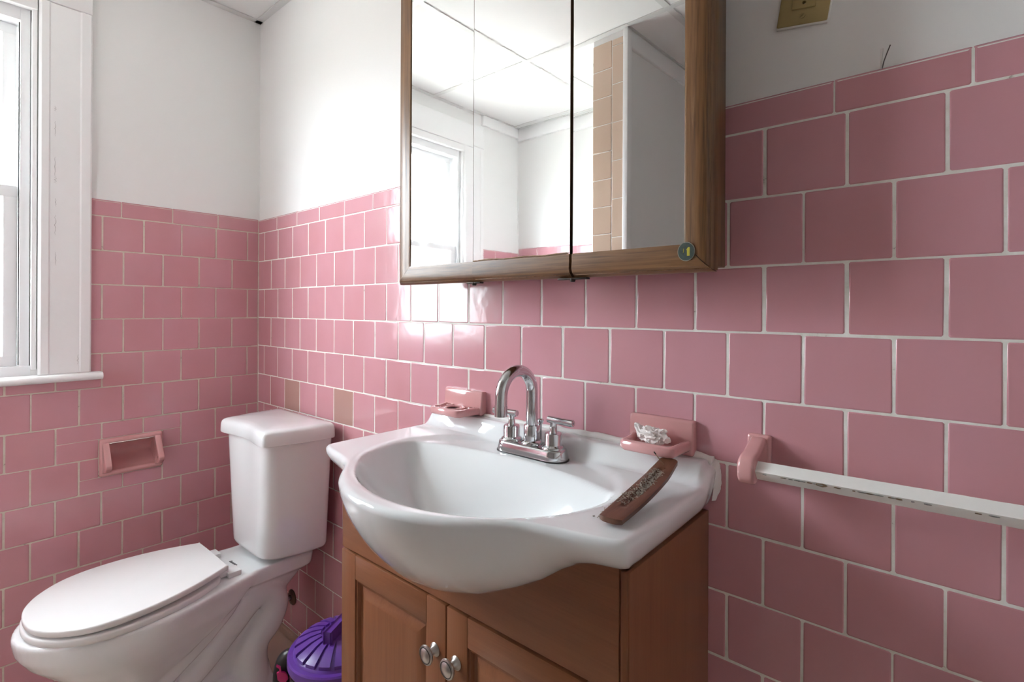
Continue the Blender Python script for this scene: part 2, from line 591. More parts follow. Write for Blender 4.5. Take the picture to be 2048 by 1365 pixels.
def place_tile(name, u, z, w, h, wall, mat, parent, cap=False, plane=0.0):
    """wall: 'back' (u = x), 'left' (u = y), 'far' (u = x, facing +y)"""
    w = round(w * 2000) / 2000; h = round(h * 2000) / 2000
    o = bpy.data.objects.new(name, tile_mesh(w, h, mat, cap))
    jx, jz = random.uniform(-.012, .012), random.uniform(-.008, .008)
    t = radians(0.28)
    tilt = (random.uniform(-t, t), random.uniform(-t * .5, t * .5), random.uniform(-t, t))
    if wall == 'back':
        o.location = (u, plane, z); o.rotation_euler = (tilt[0], tilt[1] * .6, tilt[2])
    elif wall == 'left':
        o.location = (plane, u, z); o.rotation_euler = (tilt[0], tilt[1] * .6, pi / 2 + tilt[2])
    else:
        o.location = (u, plane, z); o.rotation_euler = (tilt[0], tilt[1] * .6, pi + tilt[2])
    return finish(o, parent)

def subtract(rects, hole, gap=0.0):
    out = []
    h = (hole[0] - gap, hole[1] + gap, hole[2] - gap, hole[3] + gap)
    for r in rects:
        a, b, c, d = r
        if h[0] >= b or h[1] <= a or h[2] >= d or h[3] <= c:
            out.append(r); continue
        if h[3] < d: out.append((a, b, h[3], d))
        if h[2] > c: out.append((a, b, c, h[2]))
        cc, dd = max(c, h[2]), min(d, h[3])
        if h[0] > a: out.append((a, h[0], cc, dd))
        if h[1] < b: out.append((h[1], b, cc, dd))
    return [r for r in out if r[1] - r[0] > .007 and r[3] - r[2] > .007]

CEIL = ZC + 1.106
FARY = -1.80
RIGHTX = 3.0
BACKY = -2.6

# holes and keep-outs (wall coordinates)
TP = (-0.490, -0.318, ZC - 0.538, ZC - 0.419)            # paper-holder opening in the left wall
WIN = (-1.355, -0.650, ZC - 0.185, ZC + 0.880)           # window opening in the left wall
CAS = (-1.476, -0.513, ZC - 0.223, ZC + 1.0)             # casing footprint

wall_back = wall_panel('wall_back', 'y', 0.0065, 0.12, -0.12, RIGHTX + .12, 0, CEIL + .1, [], M['paint'], kind='structure')
wall_left = wall_panel('wall_left', 'x', -0.0065, -0.12, BACKY - .12, 0.0065, 0, CEIL + .1, [WIN, (TP[0] + .008, TP[1] - .008, TP[2] + .008, TP[3] - .008)], M['paint'], kind='structure')
wall_front = wall_panel('wall_front', 'y', FARY - .0065, FARY - .12, -0.0065, 0.865, 0, CEIL + .1, [], M['paint'], kind='structure')
wall_rear = wall_panel('wall_rear', 'y', BACKY, BACKY - .12, 0.99, RIGHTX + .12, 0, CEIL + .1, [], M['paint'], kind='structure')
wall_right = wall_panel('wall_right', 'x', RIGHTX, RIGHTX + .12, BACKY - .12, 0.12, 0, CEIL + .1, [], M['paint'], kind='structure')
PX0, PX1, PY = 0.860, 1.007, -1.150
wall_partition = wall_panel('wall_partition', 'x', PX0, PX1, BACKY, PY - .0065, 0, CEIL + .05, [], M['paint'], kind='structure')
floor = box('floor', -0.12, RIGHTX + .12, BACKY - .12, 0.12, -0.1, 0, M['floor'], kind='structure')

# ------------------------------------------------------------------ ceiling: dropped panels in a grid
ceiling = box('ceiling', -0.12, RIGHTX + .12, BACKY - .12, .12, CEIL + .10, CEIL + .2, M['ceiling'], kind='structure')
gx = [0.0, 0.59, 1.195, 1.80, 2.405, RIGHTX]
gy = [0.0065, -0.55, -1.145, -1.75, -2.355, BACKY]
for i in range(len(gx) - 1):
    for j in range(len(gy) - 1):
        box('ceiling_panel', gx[i] + .004, gx[i + 1] - .004, gy[j + 1] + .004, gy[j] - .004, CEIL + .003, CEIL + .016, M['ceiling'], ceiling)
for x in gx[1:-1]:
    box('grid_bar', x - .012, x + .012, BACKY, .0065, CEIL - .001, CEIL + .004, M['grid_bar'], ceiling)
for y in gy[1:-1]:
    box('grid_bar', 0, RIGHTX, y - .012, y + .012, CEIL - .0014, CEIL + .0036, M['grid_bar'], ceiling)
for (a, b, c, d) in ((-.0065, RIGHTX, -.018, .0065), (-.0065, .018, FARY, .0065), (0, PX0, FARY - .006, FARY + .022), (PX1, PX1 + .022, BACKY, PY), (PX0 - .02, PX1 + .022, PY - .01, PY + .02)):
    bm = bmesh.new()
    add_box(bm, a, b, c, d, CEIL - .002, CEIL + .002)
    bm_obj('wall_angle', bm, M['grid_bar'], ceiling)
# dropped boards above the far wall and along the partition
box('trim_1', 0.0, PX0, FARY - .0065, FARY + .014, CEIL - .075, CEIL - .002, M['trim_paint'], kind='structure', bevel=.003)
box('trim_2', PX1 - .001, PX1 + .014, BACKY, PY - .008, CEIL - .07, CEIL - .002, M['trim_paint'], kind='structure', bevel=.003)
box('trim_3', PX1 - .004, PX1 + .018, PY - .03, PY + .004, 0, CEIL - .002, M['trim_paint'], kind='structure', bevel=.003)
box('trim_4', -.0066, .012, FARY, CAS[0] - .002, CEIL - .06, CEIL - .002, M['trim_paint'], kind='structure', bevel=.003)

# ------------------------------------------------------------------ tiled dado
GAP = 0.0032
def dado(wall, parent, rows_z, u_start, u_end, phase_a, pitch, keepouts, cap_edges, sign, mats, max_single=280, score=None, plane=0.0, extra=None):
    """rows_z: [cap top, cap bottom, row 2 ...]; courses alternate by half a tile"""
    pieces = []
    lo, hi = min(u_start, u_end), max(u_start, u_end)
    for k in range(len(rows_z) - 1):
        zt, zb = rows_z[k], rows_z[k + 1]
        if k == 0:
            edges = cap_edges
        else:
            ph = phase_a + (0 if k % 2 == 1 else pitch / 2)
            n0 = math.floor((lo - ph) / pitch)
            edges = [ph + i * pitch for i in range(n0, n0 + 60)]
            edges = [e for e in edges if lo + .012 < e < hi - .012]
            edges = [lo] + edges + [hi]
        for a, b in zip(edges, edges[1:]):
            if b <= lo or a >= hi: continue
            a, b = max(a, lo), min(b, hi)
            g = .0016 + random.uniform(-.0004, .0004) if k == 0 else GAP + random.uniform(-.0011, .0009)
            gz = GAP - .0008 + random.uniform(-.0008, .0006)
            rs = [(a + g / 2, b - g / 2, zb + gz / 2, zt - (0 if k == 0 else gz / 2))]
            for h in keepouts: rs = subtract(rs, h, .0012)
            for r in rs: pieces.append((k, r))
    pieces.sort(key=lambda p: score(p) if score else 0)
    rest = []
    for i, (k, r) in enumerate(pieces):
        a, b, c, d = r
        u, z = (a + b) / 2 + random.uniform(-.0004, .0004), (c + d) / 2 + random.uniform(-.0004, .0004)
        m = mats
        if extra:
            for (eu, ez) in extra:
                if a < eu < b and c < ez < d: m = M['pinktan']
        if i < max_single:
            place_tile('cap_tile' if k == 0 else 'tile', u, z, b - a, d - c, wall, m, parent, cap=(k == 0), plane=plane)
        else:
            rest.append((u, z, b - a, d - c))
    if rest:
        V = []; F = []
        for (u, z, w, h) in rest:
            me = tile_mesh(round(w * 2000) / 2000, round(h * 2000) / 2000, mats)
            n0 = len(V)
            for v in me.vertices:
                x, y, zz = v.co
                V.append((u + x, plane + y, z + zz) if wall == 'back' else (plane - y, u + x, z + zz))
            F += [tuple(n0 + i for i in p.vertices) for p in me.polygons]
        o = mesh_obj('tile_field', V, F, mats, parent, 40)
        o['kind'] = 'stuff'

rb = [ZC + v for v in (0.3396, 0.2884, 0.1798, 0.0709, -0.036, -0.1436, -0.2534, -0.3619, -0.4691)]
while rb[-1] - .1087 > .03: rb.append(rb[-1] - .1087)
rb.append(0.028)
rl = [ZC + v for v in (0.3423, 0.2897, 0.1805, 0.072, -0.0375, -0.1465, -0.2547, -0.3668, -0.4772, -0.585, -0.6921, -0.8038, -0.915)]
rl += [rl[-1] - .11, 0.028]
PITCH = 0.1107
KB = []      # nothing is let into the back wall
caps_b = [0.0] + [0.1518 * i for i in range(1, 12)] + [1.9175 + .152 * i for i in range(0, 9)]
caps_b = sorted(c for c in set(caps_b) if not (1.80 < c < 1.9))
def score_b(p):
    k, (a, b, c, d) = p
    u, z = (a + b) / 2, (c + d) / 2
    if 1.09 < u < 1.72 and z < ZC - .30: return 50
    if 1.07 < u < 1.74 and z > ZC + .09: return 40
    return max(0, u - 2.05) * 10 + (5 if z < .4 and u > 1.7 else 0) + (2 if z < .25 else 0)
dado('back', wall_back, rb, 0.0, RIGHTX, 0.0517, PITCH, KB, caps_b, 1, M['pink'], 280, score_b,
     extra=[(0.290, ZC - .31), (0.618, ZC - .31)])
wall_panel('grout_bed', 'y', 0.0007, 0.0066, -0.0007, RIGHTX, 0.0, rb[0] - .004, [(1.7695, 1.7755, ZC - .333, ZC - .325)], M['grout'], wall_back)
caps_l = sorted([-0.1447 * i for i in range(0, 14)])
def score_l(p):
    k, (a, b, c, d) = p
    return abs(min(0, (a + b) / 2 + .75)) * 10
dado('left', wall_left, rl, FARY, 0.0, -0.705, PITCH, [TP, CAS], caps_l, -1, M['pink'], 280, score_l)
wall_panel('grout_bed', 'x', -0.0007, -0.0066, FARY, 0.0007, 0.0, rl[0] - .004, [CAS, (TP[0] + .004, TP[1] - .004, TP[2] + .004, TP[3] - .004)], M['grout_beige'], wall_left)
rf = [z + .03 for z in rb[:7]]
dado('far', wall_front, rf, 0.0, PX0, 0.05, PITCH, [], [0.0, .15, .30, .45, .60, .75, PX0], 1, M['pink'], 280, None, plane=FARY)
wall_panel('grout_bed', 'y', FARY - .0017, FARY - .0066, 0, PX0, 0, rf[0] - .004, [], M['grout'], wall_front)
# tan tiled end of the partition: a full column and a narrow edge column
wall_panel('grout_bed', 'y', PY - .0017, PY - .0066, PX0, PX1, 0, CEIL - .03, [], M['grout'], wall_partition)
z = CEIL - .028; k = 0
while z > .05:
    place_tile('tile', PX0 + .0455, z - .054, .0890, .1075, 'far', M['tan'], wall_partition, plane=PY); z -= .1108
z = CEIL - .028 + .125
while z > .05:
    zt = min(z, CEIL - .028)
    if zt - (z - .152) > .02:
        place_tile('edge_tile', (PX0 + .092 + PX1) / 2, (zt + z - .152) / 2, PX1 - PX0 - .0935, zt - z + .1495, 'far', M['tan'], wall_partition, plane=PY)
    z -= .1525
# sandy base strip at the floor
box('baseboard_back', 0.0, RIGHTX, -.010, .0065, 0, .026, M['base_tile'], kind='structure', bevel=.003)
box('baseboard_left', -.0065, .010, FARY, -.0101, 0, .026, M['base_tile'], kind='structure', bevel=.003)

# ------------------------------------------------------------------ window in the left wall
window = box('window_1', -.115, -.02, WIN[0] - .001, WIN[1] + .001, WIN[2], WIN[2] + .012, M['vinyl'], kind='structure')
window['label'] = 'white double-hung window with pebbled lower pane beside the toilet'
def wbox(name, x0, x1, y0, y1, z0, z1, mat=M['vinyl'], bevel=.002, parent=window, **kw):
    return box(name, x0, x1, y0, y1, z0, z1, mat, parent, bevel, **kw)
z0w, z1w = WIN[2], WIN[3]
# jambs and head of the vinyl frame
for ya, yb in ((WIN[1] - .002, WIN[1] - .024), (WIN[0] + .002, WIN[0] + .024)):
    wbox('jamb', -.115, -.012, ya, yb, z0w + .010, z1w)
wbox('head', -.114, -.0135, WIN[0] + .002, WIN[1] - .002, z1w - .045, z1w - .001)
# inner stops
for ya, yb in ((-.6385, -.6505), (-1.3655, -1.3535)):
    wbox('stop', -.012, .006, ya, yb, z0w + .0, z1w + .01, M['trim_paint'], .003)
# casing boards with a moulded profile, head above
def casing(name, ya, yb, z0, z1, parent):
    prof = [(0, .0), (0, .0135), (.006, .017), (.022, .017), (.026, .0135), (.094, .0135), (.098, .0165), (.119, .0165), (.123, .0125), (.123, .0)]
    s = 1 if yb > ya else -1
    f = abs(yb - ya) / .123
    loops = [[(x - .0066 + .0066 * (x > 0) , ya + s * u * f, zz) for u, x in prof] for zz in (z0, z1)]
    V, F = loft(loops)
    return mesh_obj(name, V, F, M['trim_paint'], parent, 30)
c1 = casing('casing_board', -.6365, CAS[1], ZC - .2, ZC + .905, window)
c2 = casing('casing_board', -1.3665, CAS[0], ZC - .2, ZC + .905, window)
wbox('head_casing', -.0066, .018, CAS[0], CAS[1], ZC + .906, ZC + 1.03, M['trim_paint'], .003)
wbox('head_stop', -.012, .012, -1.3655, -.6385, z1w - .01, ZC + .906, M['trim_paint'], .003)
# stool with a rounded nose
prof = [(-.10, -.223), (.040, -.223), (.047, -.2195), (.050, -.214), (.050, -.210), (.047, -.2045), (.040, -.201), (-.10, -.201)]
V, F = loft([[(x, y, ZC + z) for x, z in prof] for y in (-1.503, -.489)])
mesh_obj('stool', V, F, M['trim_paint'], window, 50)
wbox('sill_board', -.115, -.005, WIN[0], WIN[1], ZC - .202, ZC - .172, M['vinyl'])
# lower sash (room side), upper sash behind it
SY0, SY1 = -1.326, -.6765
def sash(xa, xb, za, zb, stile, bot, top, pane_m, tag_):
    s = box('sash', xa, xb, SY0, SY1, za, za + bot, M['vinyl'], window, .002)
    box('sash_rail', xa, xb, SY0, SY1, zb - top, zb, M['vinyl'], s, .002)
    box('sash_stile', xa, xb, SY0, SY0 + stile, za + bot - .002, zb - top + .002, M['vinyl'], s, .002)
    box('sash_stile', xa, xb, SY1 - stile, SY1, za + bot - .002, zb - top + .002, M['vinyl'], s, .002)
    xm = (xa + xb) / 2
    box('pane', xm - .002, xm + .002, SY0 + stile - .004, SY1 - stile + .004, za + bot - .004, zb - top + .004, pane_m, s)
    return s
sash(-.050, -.022, ZC - .172, ZC + .352, .031, .030, .034, M['pane_f'], 'lower')
sash(-.088, -.060, ZC + .318, z1w - .046, .031, .030, .030, M['pane'], 'upper')
# near-black strip, the shade of the sash-jamb gap put in as colour
box('gap_shade_strip', -.020, -.0185, SY1, SY1 + .0035, ZC - .17, z1w - .05, M['gap_shade'], window)
# hairline paint cracks on the near casing board
for (y, za, zb, amp) in ((-.5995, .555, .51, .0012), (-.5995, .60, .585, .0025), (-.5985, .39, .37, .003), (-.598, .325, .30, .0012), (-.5985, .275, .215, .0016),
                         (-.5975, .165, .125, .001), (-.545, -.145, -.175, .002), (-.6, .448, .39, .0006)):
    pts = []
    n = 9
    for i in range(n):
        pts.append((.0137, y + amp * sin(i * 2.1 + y * 90) + random.uniform(-.4, .4) * amp, ZC + za + (zb - za) * i / (n - 1)))
    V, F = tube(pts, lambda s: .00045 * (1 - abs(2 * s - 1) * .7), 5)
    mesh_obj('paint_crack', V, F, M['crack'], c1)
# small moulded vent tab on the upper sash
box('sash_tab', -.0605, -.058, -.693, -.687, ZC + .405, ZC + .43, M['vinyl'], window, .001)

# ------------------------------------------------------------------ vanity cabinet
VX0, VX1, VYF = 1.070, 1.738, -.281
van = thing('vanity_cabinet', ((VX0 + VX1) / 2, -.14, 0), 'reddish-brown wooden vanity cabinet with two panelled doors under the sink', 'cabinet')
TOPZ = ZC - .338
box('side_panel', VX1 - .018, VX1, VYF + .0015, -.001, .0, TOPZ, M['cherry_z'], van, .0012)
box('side_panel', VX0, VX0 + .018, VYF + .0015, -.001, .0, TOPZ, M['cherry_z'], van, .0012)
box('back_panel', VX0 + .018, VX1 - .018, -.012, -.004, .06, TOPZ, M['cherry_x'], van)
box('bottom_board', VX0 + .018, VX1 - .018, -.26, -.012, .075, .093, M['cherry_x'], van)
box('toe_kick', VX0 + .018, VX1 - .018, -.235, -.22, 0, .076, M['cherry_x'], van)
DT = ZC - .5055
zb_tab = [(0, -.470), (.05, -.462), (.1, -.446), (.156, -.418), (.194, -.396), (.229, -.370), (.262, -.3505), (.29, -.342), (.33, -.338), (.36, -.334)]
ap = [(VX0 + .001, DT + .0040), (VX1 - .0135, DT + .0040)]
for k in range(41):
    x = VX1 - .0135 + (VX0 + .001 - VX1 + .0135) * k / 40
    ap.append((x, ZC + lerp_table(zb_tab, abs(x - 1.404)) + .004))
mesh_obj('apron_panel', *loft([[(x, VYF - .002, z) for x, z in ap], [(x, VYF + .018, z) for x, z in ap]]), M['cherry_x'], van)
box('corner_stile', VX1 - .0118, VX1 - .0022, VYF - .0015, VYF + .018, .0, TOPZ, M['cherry_z'], van, .0025)

def door(x0, x1, zb, zt, knob_x, knob_z):
    st = .050
    y0, y1 = VYF - .004, VYF + .016
    d = box('door', x0, x0 + st, y0, y1, zb, zt, M['cherry_z'], van, .0018)
    box('door_stile', x1 - st, x1, y0, y1, zb, zt, M['cherry_z'], d, .0018)
    box('door_rail', x0 + st - .0002, x1 - st + .0002, y0, y1, zt - st, zt, M['cherry_x'], d, .0018)
    box('door_rail', x0 + st - .0002, x1 - st + .0002, y0, y1, zb, zb + st, M['cherry_x'], d, .0018)
    # raised panel: recessed border, sloped bevel, flat field
    a, b, c, e = x0 + st, x1 - st, zb + st, zt - st
    def rect(i, y): return [(a + i, y, c + i), (b - i, y, c + i), (b - i, y, e - i), (a + i, y, e - i)]
    V, F = loft([rect(-.003, y0 + .013), rect(.0, y0 + .0035), rect(.0045, y0 + .0035), rect(.007, y0 + .010), rect(.013, y0 + .0105), rect(.030, y0 + .0035), rect(.032, y0 + .003)], False, True)
    mesh_obj('raised_panel', V, F, M['cherry_z'], d, 20)
    kb = mesh_obj('knob', *lathe([(.0, 0), (.0115, 0), (.0118, .0015), (.0105, .003), (.0085, .0045), (.006, .010), (.0055, .0145), (.0075, .0165), (.0155, .0185), (.0165, .0205), (.0160, .0225), (.0135, .0236), (.0125, .0232), (.0118, .0240), (.005, .0262), (0, .0266)], 32, (knob_x, y0 + .0005, knob_z), '-Y'), M['nickel'], d, 35)
    mesh_obj('knob_ring', *lathe([(.0122, .0233), (.0138, .0233), (.0138, .0240), (.0122, .0240), (.0122, .0233)], 32, (knob_x, y0 + .0005, knob_z), '-Y'), M['darknickel'], kb, 35)
    return d
door(VX0 + .001, 1.3955, .085, DT - .0005, 1.3955 - .026, ZC - .5915)
door(1.3985, VX1 - .0135, .085, DT - .0005, 1.3985 + .024, ZC - .5915)

# ------------------------------------------------------------------ sink
SX = 1.404
DECK = ZC - .283
sink = thing('sink', (SX, -.14, ZC - .34), 'white porcelain bow-front vanity sink with oval basin and low backsplash', 'sink')
front = [(0, -.4490), (.021, -.4488), (.05, -.4445), (.083, -.4350), (.11, -.4240), (.137, -.4110), (.16, -.3950), (.184, -.3755), (.205, -.3600), (.222, -.3510), (.238, -.3455), (.26, -.3390), (.292, -.3320), (.32, -.3250), (.340, -.3185), (.3475, -.3130), (.350, -.304)]
right = [(.352, -.26), (.352, -.2), (.350, -.1), (.348, -.02), (.347, -.004), (.345, .0)]
front = [(p.x, p.y) for p in spline([(-.021, -.4488, 0)] + [(a, b, 0) for a, b in front], 5)][5:]
half = front + right
poly = half + [(.2, 0), (.1, 0), (0, 0)] + [(-x, y) for x, y in reversed(half)] 
poly = [(x, y) for i, (x, y) in enumerate(poly) if i == 0 or (x, y) != poly[i - 1]]
poly2 = []
for (x, y) in poly:
    if not poly2 or abs(x - poly2[-1][0]) + abs(y - poly2[-1][1]) > 1e-6: poly2.append((x, y))
if abs(poly2[0][0] - poly2[-1][0]) + abs(poly2[0][1] - poly2[-1][1]) < 1e-6: poly2.pop()
# fill back corner points on the left
OC = Vector((0, -.215))
NA = 300
def ray_poly(th):
    d = Vector((cos(th), sin(th))); best = 0
    n = len(poly2)
    for i in range(n):
        a = Vector(poly2[i]) - OC; b = Vector(poly2[(i + 1) % n]) - OC
        e = b - a
        den = d.x * e.y - d.y * e.x
        if abs(den) < 1e-12: continue
        t = (a.x * e.y - a.y * e.x) / den
        s = (a.x * d.y - a.y * d.x) / den
        if t > 0 and -1e-9 <= s <= 1 + 1e-9: best = max(best, t)
    return best
angs = [2 * pi * i / NA for i in range(NA)]
cang = [atan2(y - OC.y, x - OC.x) % (2 * pi) for x, y in ((.345, 0), (-.345, 0), (.352, -.306), (-.352, -.306))]
for c in cang:
    j = min(range(NA), key=lambda i: abs(angs[i] - c)); angs[j] = c
rads = [ray_poly(a) for a in angs]

def bowl_depth(x, y):
    yb = -.113 - .045 * (abs(x) / .24) ** 2.2
    a = .252
    cy_ = -.205
    b_ = .207 if y < cy_ else .17
    r = sqrt((x / a) ** 2 + ((y - cy_) / b_) ** 2)
    d1 = .150 * max(0.0, 1 - r ** 2.6) if r < 1 else 0
    d2 = max(0.0, (yb - y)) * 1.15
    k = .022
    if d1 <= 0 or d2 <= 0: return 0.0
    h = max(k - abs(d1 - d2), 0) / k
    m = min(d1, d2) - h * h * k * .25
    return max(m, 0)

def sink_top(x, y):
    z = DECK
    ax = abs(x)
    # raised backsplash
    up = sstep(-.056, -.030, y) * (1 - sstep(.333, .347, ax))
    z += .033 * up
    # shallow oval dish that carries the faucet
    cy_ = -.195
    b_ = .228 if y < cy_ else .172
    r = sqrt((x / .266) ** 2 + ((y - cy_) / b_) ** 2)
    z -= .007 * (1 - sstep(.90, 1.02, r))
    z -= bowl_depth(x, y)
    return z

loops = []
NR = 92
for k in range(NR):
    t = (k + 1) / NR
    t = t ** .93
    l = []
    for a, R in zip(angs, rads):
        rr = t * (R - .011)
        x, y = OC.x + rr * cos(a), OC.y + rr * sin(a)
        l.append((SX + x, y, sink_top(x, y)))
    loops.append(l)
# rounded outer edge, then the apron curving in and down to the cabinet
zb_tab = [(0, -.470), (.05, -.462), (.1, -.446), (.156, -.418), (.194, -.396), (.229, -.370), (.262, -.3505), (.29, -.342), (.33, -.338), (.36, -.334)]
edge = []
for j in range(1, 7):
    q = j / 6 * pi / 2
    l = []
    for i, (a, R) in enumerate(zip(angs, rads)):
        rr = R - .011 + .011 * sin(q)
        x, y = OC.x + rr * cos(a), OC.y + rr * sin(a)
        zt = loops[NR - 1][i][2]
        l.append((SX + x, min(y, -.001), zt - .011 * (1 - cos(q))))
    loops.append(l)
last = loops[-1]
for j in range(1, 15):
    q = j / 14
    l = []
    for i, (a, R) in enumerate(zip(angs, rads)):
        px, py, pz = last[i]
        x = px - SX
        ex = max(-.326, min(.326, x)); ey = max(-.262, min(-.012, py))
        frontness = sstep(-.30, -.315, py)
        zb = ZC + (lerp_table(zb_tab, abs(x)) * frontness + (-.333) * (1 - frontness))
        s, c = sin(q * pi / 2), 1 - cos(q * pi / 2)
        c = c ** 0.80
        l.append((SX + x + (ex - x) * c, py + (ey - py) * c, pz + (zb - pz) * s))
    loops.append(l)
V, F = loft(loops, False, False)
V.append((SX + OC.x, OC.y, sink_top(OC.x, OC.y)))
ci = len(V) - 1
F += [(ci, (i + 1) % NA, i) for i in range(NA)]
mesh_obj('basin', V, F, M['porcelain'], sink, 60)
# drain
dz = sink_top(0, -.22)
dr = mesh_obj('drain', *lathe([(.0, -.002), (.021, -.002), (.0225, .001), (.0215, .0025), (.016, .002), (.0155, -.001), (.0, -.001)], 32, (SX, -.22, dz + .001)), M['chrome'], sink, 40)
mesh_obj('drain_stopper', *lathe([(0, 0), (.014, 0), (.0145, .003), (.010, .006), (0, .007)], 28, (SX, -.22, dz + .001)), M['chrome'], dr, 40)
# bead of caulk along the wall, lumpy, thick at the right end
pts = []
for i in range(90):
    x = -.335 + .677 * i / 89
    pts.append((SX + x, -.004, ZC - .2495 + .003 * mnoise.noise((x * 28, 0, 0)) - .004 * sstep(.32, .342, x)))
V, F = tube(pts, lambda s: .0055 + .0035 * mnoise.noise((s * 26, 3, 0)) + .003 * sstep(.45, .6, s) , 10)
mesh_obj('caulk_bead', V, F, M['caulk'], sink, 60)
V = []; F = []
cs = [(.325, -.2475), (.336, -.2475), (.345, -.250), (.351, -.256), (.3535, -.266), (.3545, -.280), (.354, -.294), (.352, -.303), (.349, -.309), (.346, -.318)]
ins = [(.325, -.256), (.334, -.257), (.340, -.260), (.343, -.265), (.344, -.272), (.3445, -.282), (.3445, -.294), (.344, -.303), (.343, -.310), (.342, -.318)]
cs, ins = ([(p.x, p.y) for p in spline([(a, b, 0) for a, b in q], 5)] for q in (cs, ins))
for k, ((a, b), (c, d)) in enumerate(zip(cs, ins)):
    w = .0012 * mnoise.noise((k * .45, 2, 0))
    V += [(SX + a + w, .002, ZC + b + w), (SX + a + w - .0005, -.0025, ZC + b + w - .0005), (SX + (a + c) / 2, -.006 + w, ZC + (b + d) / 2), (SX + c, -.010 + w, ZC + d), (SX + c, .002, ZC + d)]
for k in range(len(cs) - 1):
    F += [(k * 5 + q, k * 5 + (q + 1) % 5, k * 5 + 5 + (q + 1) % 5, k * 5 + 5 + q) for q in range(5)]
F += [(0, 1, 2, 3, 4), tuple(len(V) - 5 + q for q in range(5))]
mesh_obj('caulk_end', V, F, M['caulk'], sink, 60)

# ------------------------------------------------------------------ faucet
FX, FY, FZ = 1.411, -.070, DECK - .007
fau = thing('faucet', (FX, FY, FZ), 'chrome two-handle gooseneck faucet on the sink', 'faucet')
def stadium(hx, r, z, n=24):
    out = []
    for i in range(n + 1):
        a = -pi / 2 + pi * i / n
        out.append((FX + hx + r * cos(a), FY + r * sin(a), z))
    for i in range(n + 1):
        a = pi / 2 + pi * i / n
        out.append((FX - hx + r * cos(a), FY + r * sin(a), z))
    return out
mesh_obj('base_gasket', *loft([stadium(.056, .0285, FZ - .001), stadium(.056, .0285, FZ + .0022)]), M['black'], fau, 40)
mesh_obj('base_plate', *loft([stadium(.055, .0278, FZ + .002), stadium(.055, .0278, FZ + .005), stadium(.055, .0255, FZ + .017), stadium(.055, .0245, FZ + .0205), stadium(.055, .0225, FZ + .022)]), M['chrome'], fau, 40)
bz = FZ + .0215
mesh_obj('spout_collar', *lathe([(.0, 0), (.0215, 0), (.0215, .003), (.0195, .006), (.0165, .008), (.0165, .036), (.0155, .038), (.0, .038)], 36, (FX, FY, bz)), M['chrome'], fau, 35)
R_ = .045
cz_ = ZC - .1645
path = [(FX, FY, bz + .03), (FX, FY, ZC - .21), (FX, FY, ZC - .18)]
for i in range(0, 25):
    a = pi * i / 24
    path.append((FX - .002 * i / 24, FY - R_ + R_ * cos(a), cz_ + R_ * sin(a)))
path += [(FX - .002, FY - 2 * R_ - .0005, cz_ - .008), (FX - .002, FY - 2 * R_ - .001, cz_ - .0175)]
sp = tube_obj('spout', path, .0118, M['chrome'], fau, 28, 40)
tube_obj('aerator', [(FX - .002, FY - 2 * R_ - .001, cz_ - .0165), (FX - .002, FY - 2 * R_ - .001, cz_ - .033), (FX - .002, FY - 2 * R_ - .001, cz_ - .036)], .0124, M['chrome'], sp, 28, 40)
for s in (-1, 1):
    hx = FX + s * .053
    h = mesh_obj('handle', *lathe([(0, 0), (.0225, 0), (.0225, .004), (.0205, .007), (.0182, .0085), (.0172, .010), (.0172, .029), (.0160, .0315), (.0072, .032), (.0072, .034), (.0, .034)], 36, (hx, FY, bz - .002)), M['chrome'], fau, 35)
    mesh_obj('handle_stem', *lathe([(0, 0), (.0085, 0), (.0070, .006), (.0066, .018), (.0070, .022), (0, .022)], 24, (hx, FY, bz + .029)), M['chrome'], h, 35)
    lz = bz + .0545
    V, F = lathe([(0, -.0135), (.0056, -.0135), (.0068, -.0122), (.0068, .0465), (.0056, .0478), (.0018, .0478), (.0016, .0468), (0, .0468)], 28)
    mesh_obj('lever', [(hx + s * z, FY + y - .05 * z, lz + x) for x, y, z in V], F, M['chrome'], h, 40)
mesh_obj('lift_rod', *lathe([(0, 0), (.0028, 0), (.0028, .037), (.0045, .040), (.0065, .043), (.0065, .047), (.0045, .049), (0, .049)], 20, (FX + .004, FY + .0235, bz - .002)), M['chrome'], fau, 35)

# ------------------------------------------------------------------ toilet
TX = .415
toi = thing('toilet', (TX, -.35, 0), 'white two-piece toilet with closed lid in the tiled corner', 'toilet')
def interp_outline(pts, n=72):
    """pts: half outline (x>=0) from nose to back as (halfwidth, y); mirrored and resampled smoothly"""
    full = [Vector((x, y, 0)) for x, y in pts] + [Vector((-x, y, 0)) for x, y in reversed(pts) if x > 1e-6]
    full = [full[0]] + full[1:]
    m = len(full)
    out = []
    seg = []
    for i in range(m):
        p0, p1, p2, p3 = full[i - 1], full[i], full[(i + 1) % m], full[(i + 2) % m]
        for k in range(6):
            t = k / 6
            out.append(0.5 * ((2 * p1) + (p2 - p0) * t + (2 * p0 - 5 * p1 + 4 * p2 - p3) * t * t + (3 * p1 - p0 - 3 * p2 + p3) * t ** 3))
    # equal arc length
    L = [0]
    for i in range(len(out)):
        L.append(L[-1] + (out[(i + 1) % len(out)] - out[i]).length)
    res = []
    j = 0
    for i in range(n):
        d = L[-1] * i / n
        while L[j + 1] < d: j += 1
        f = (d - L[j]) / max(1e-9, L[j + 1] - L[j])
        res.append(out[j].lerp(out[(j + 1) % len(out)], f))
    return res
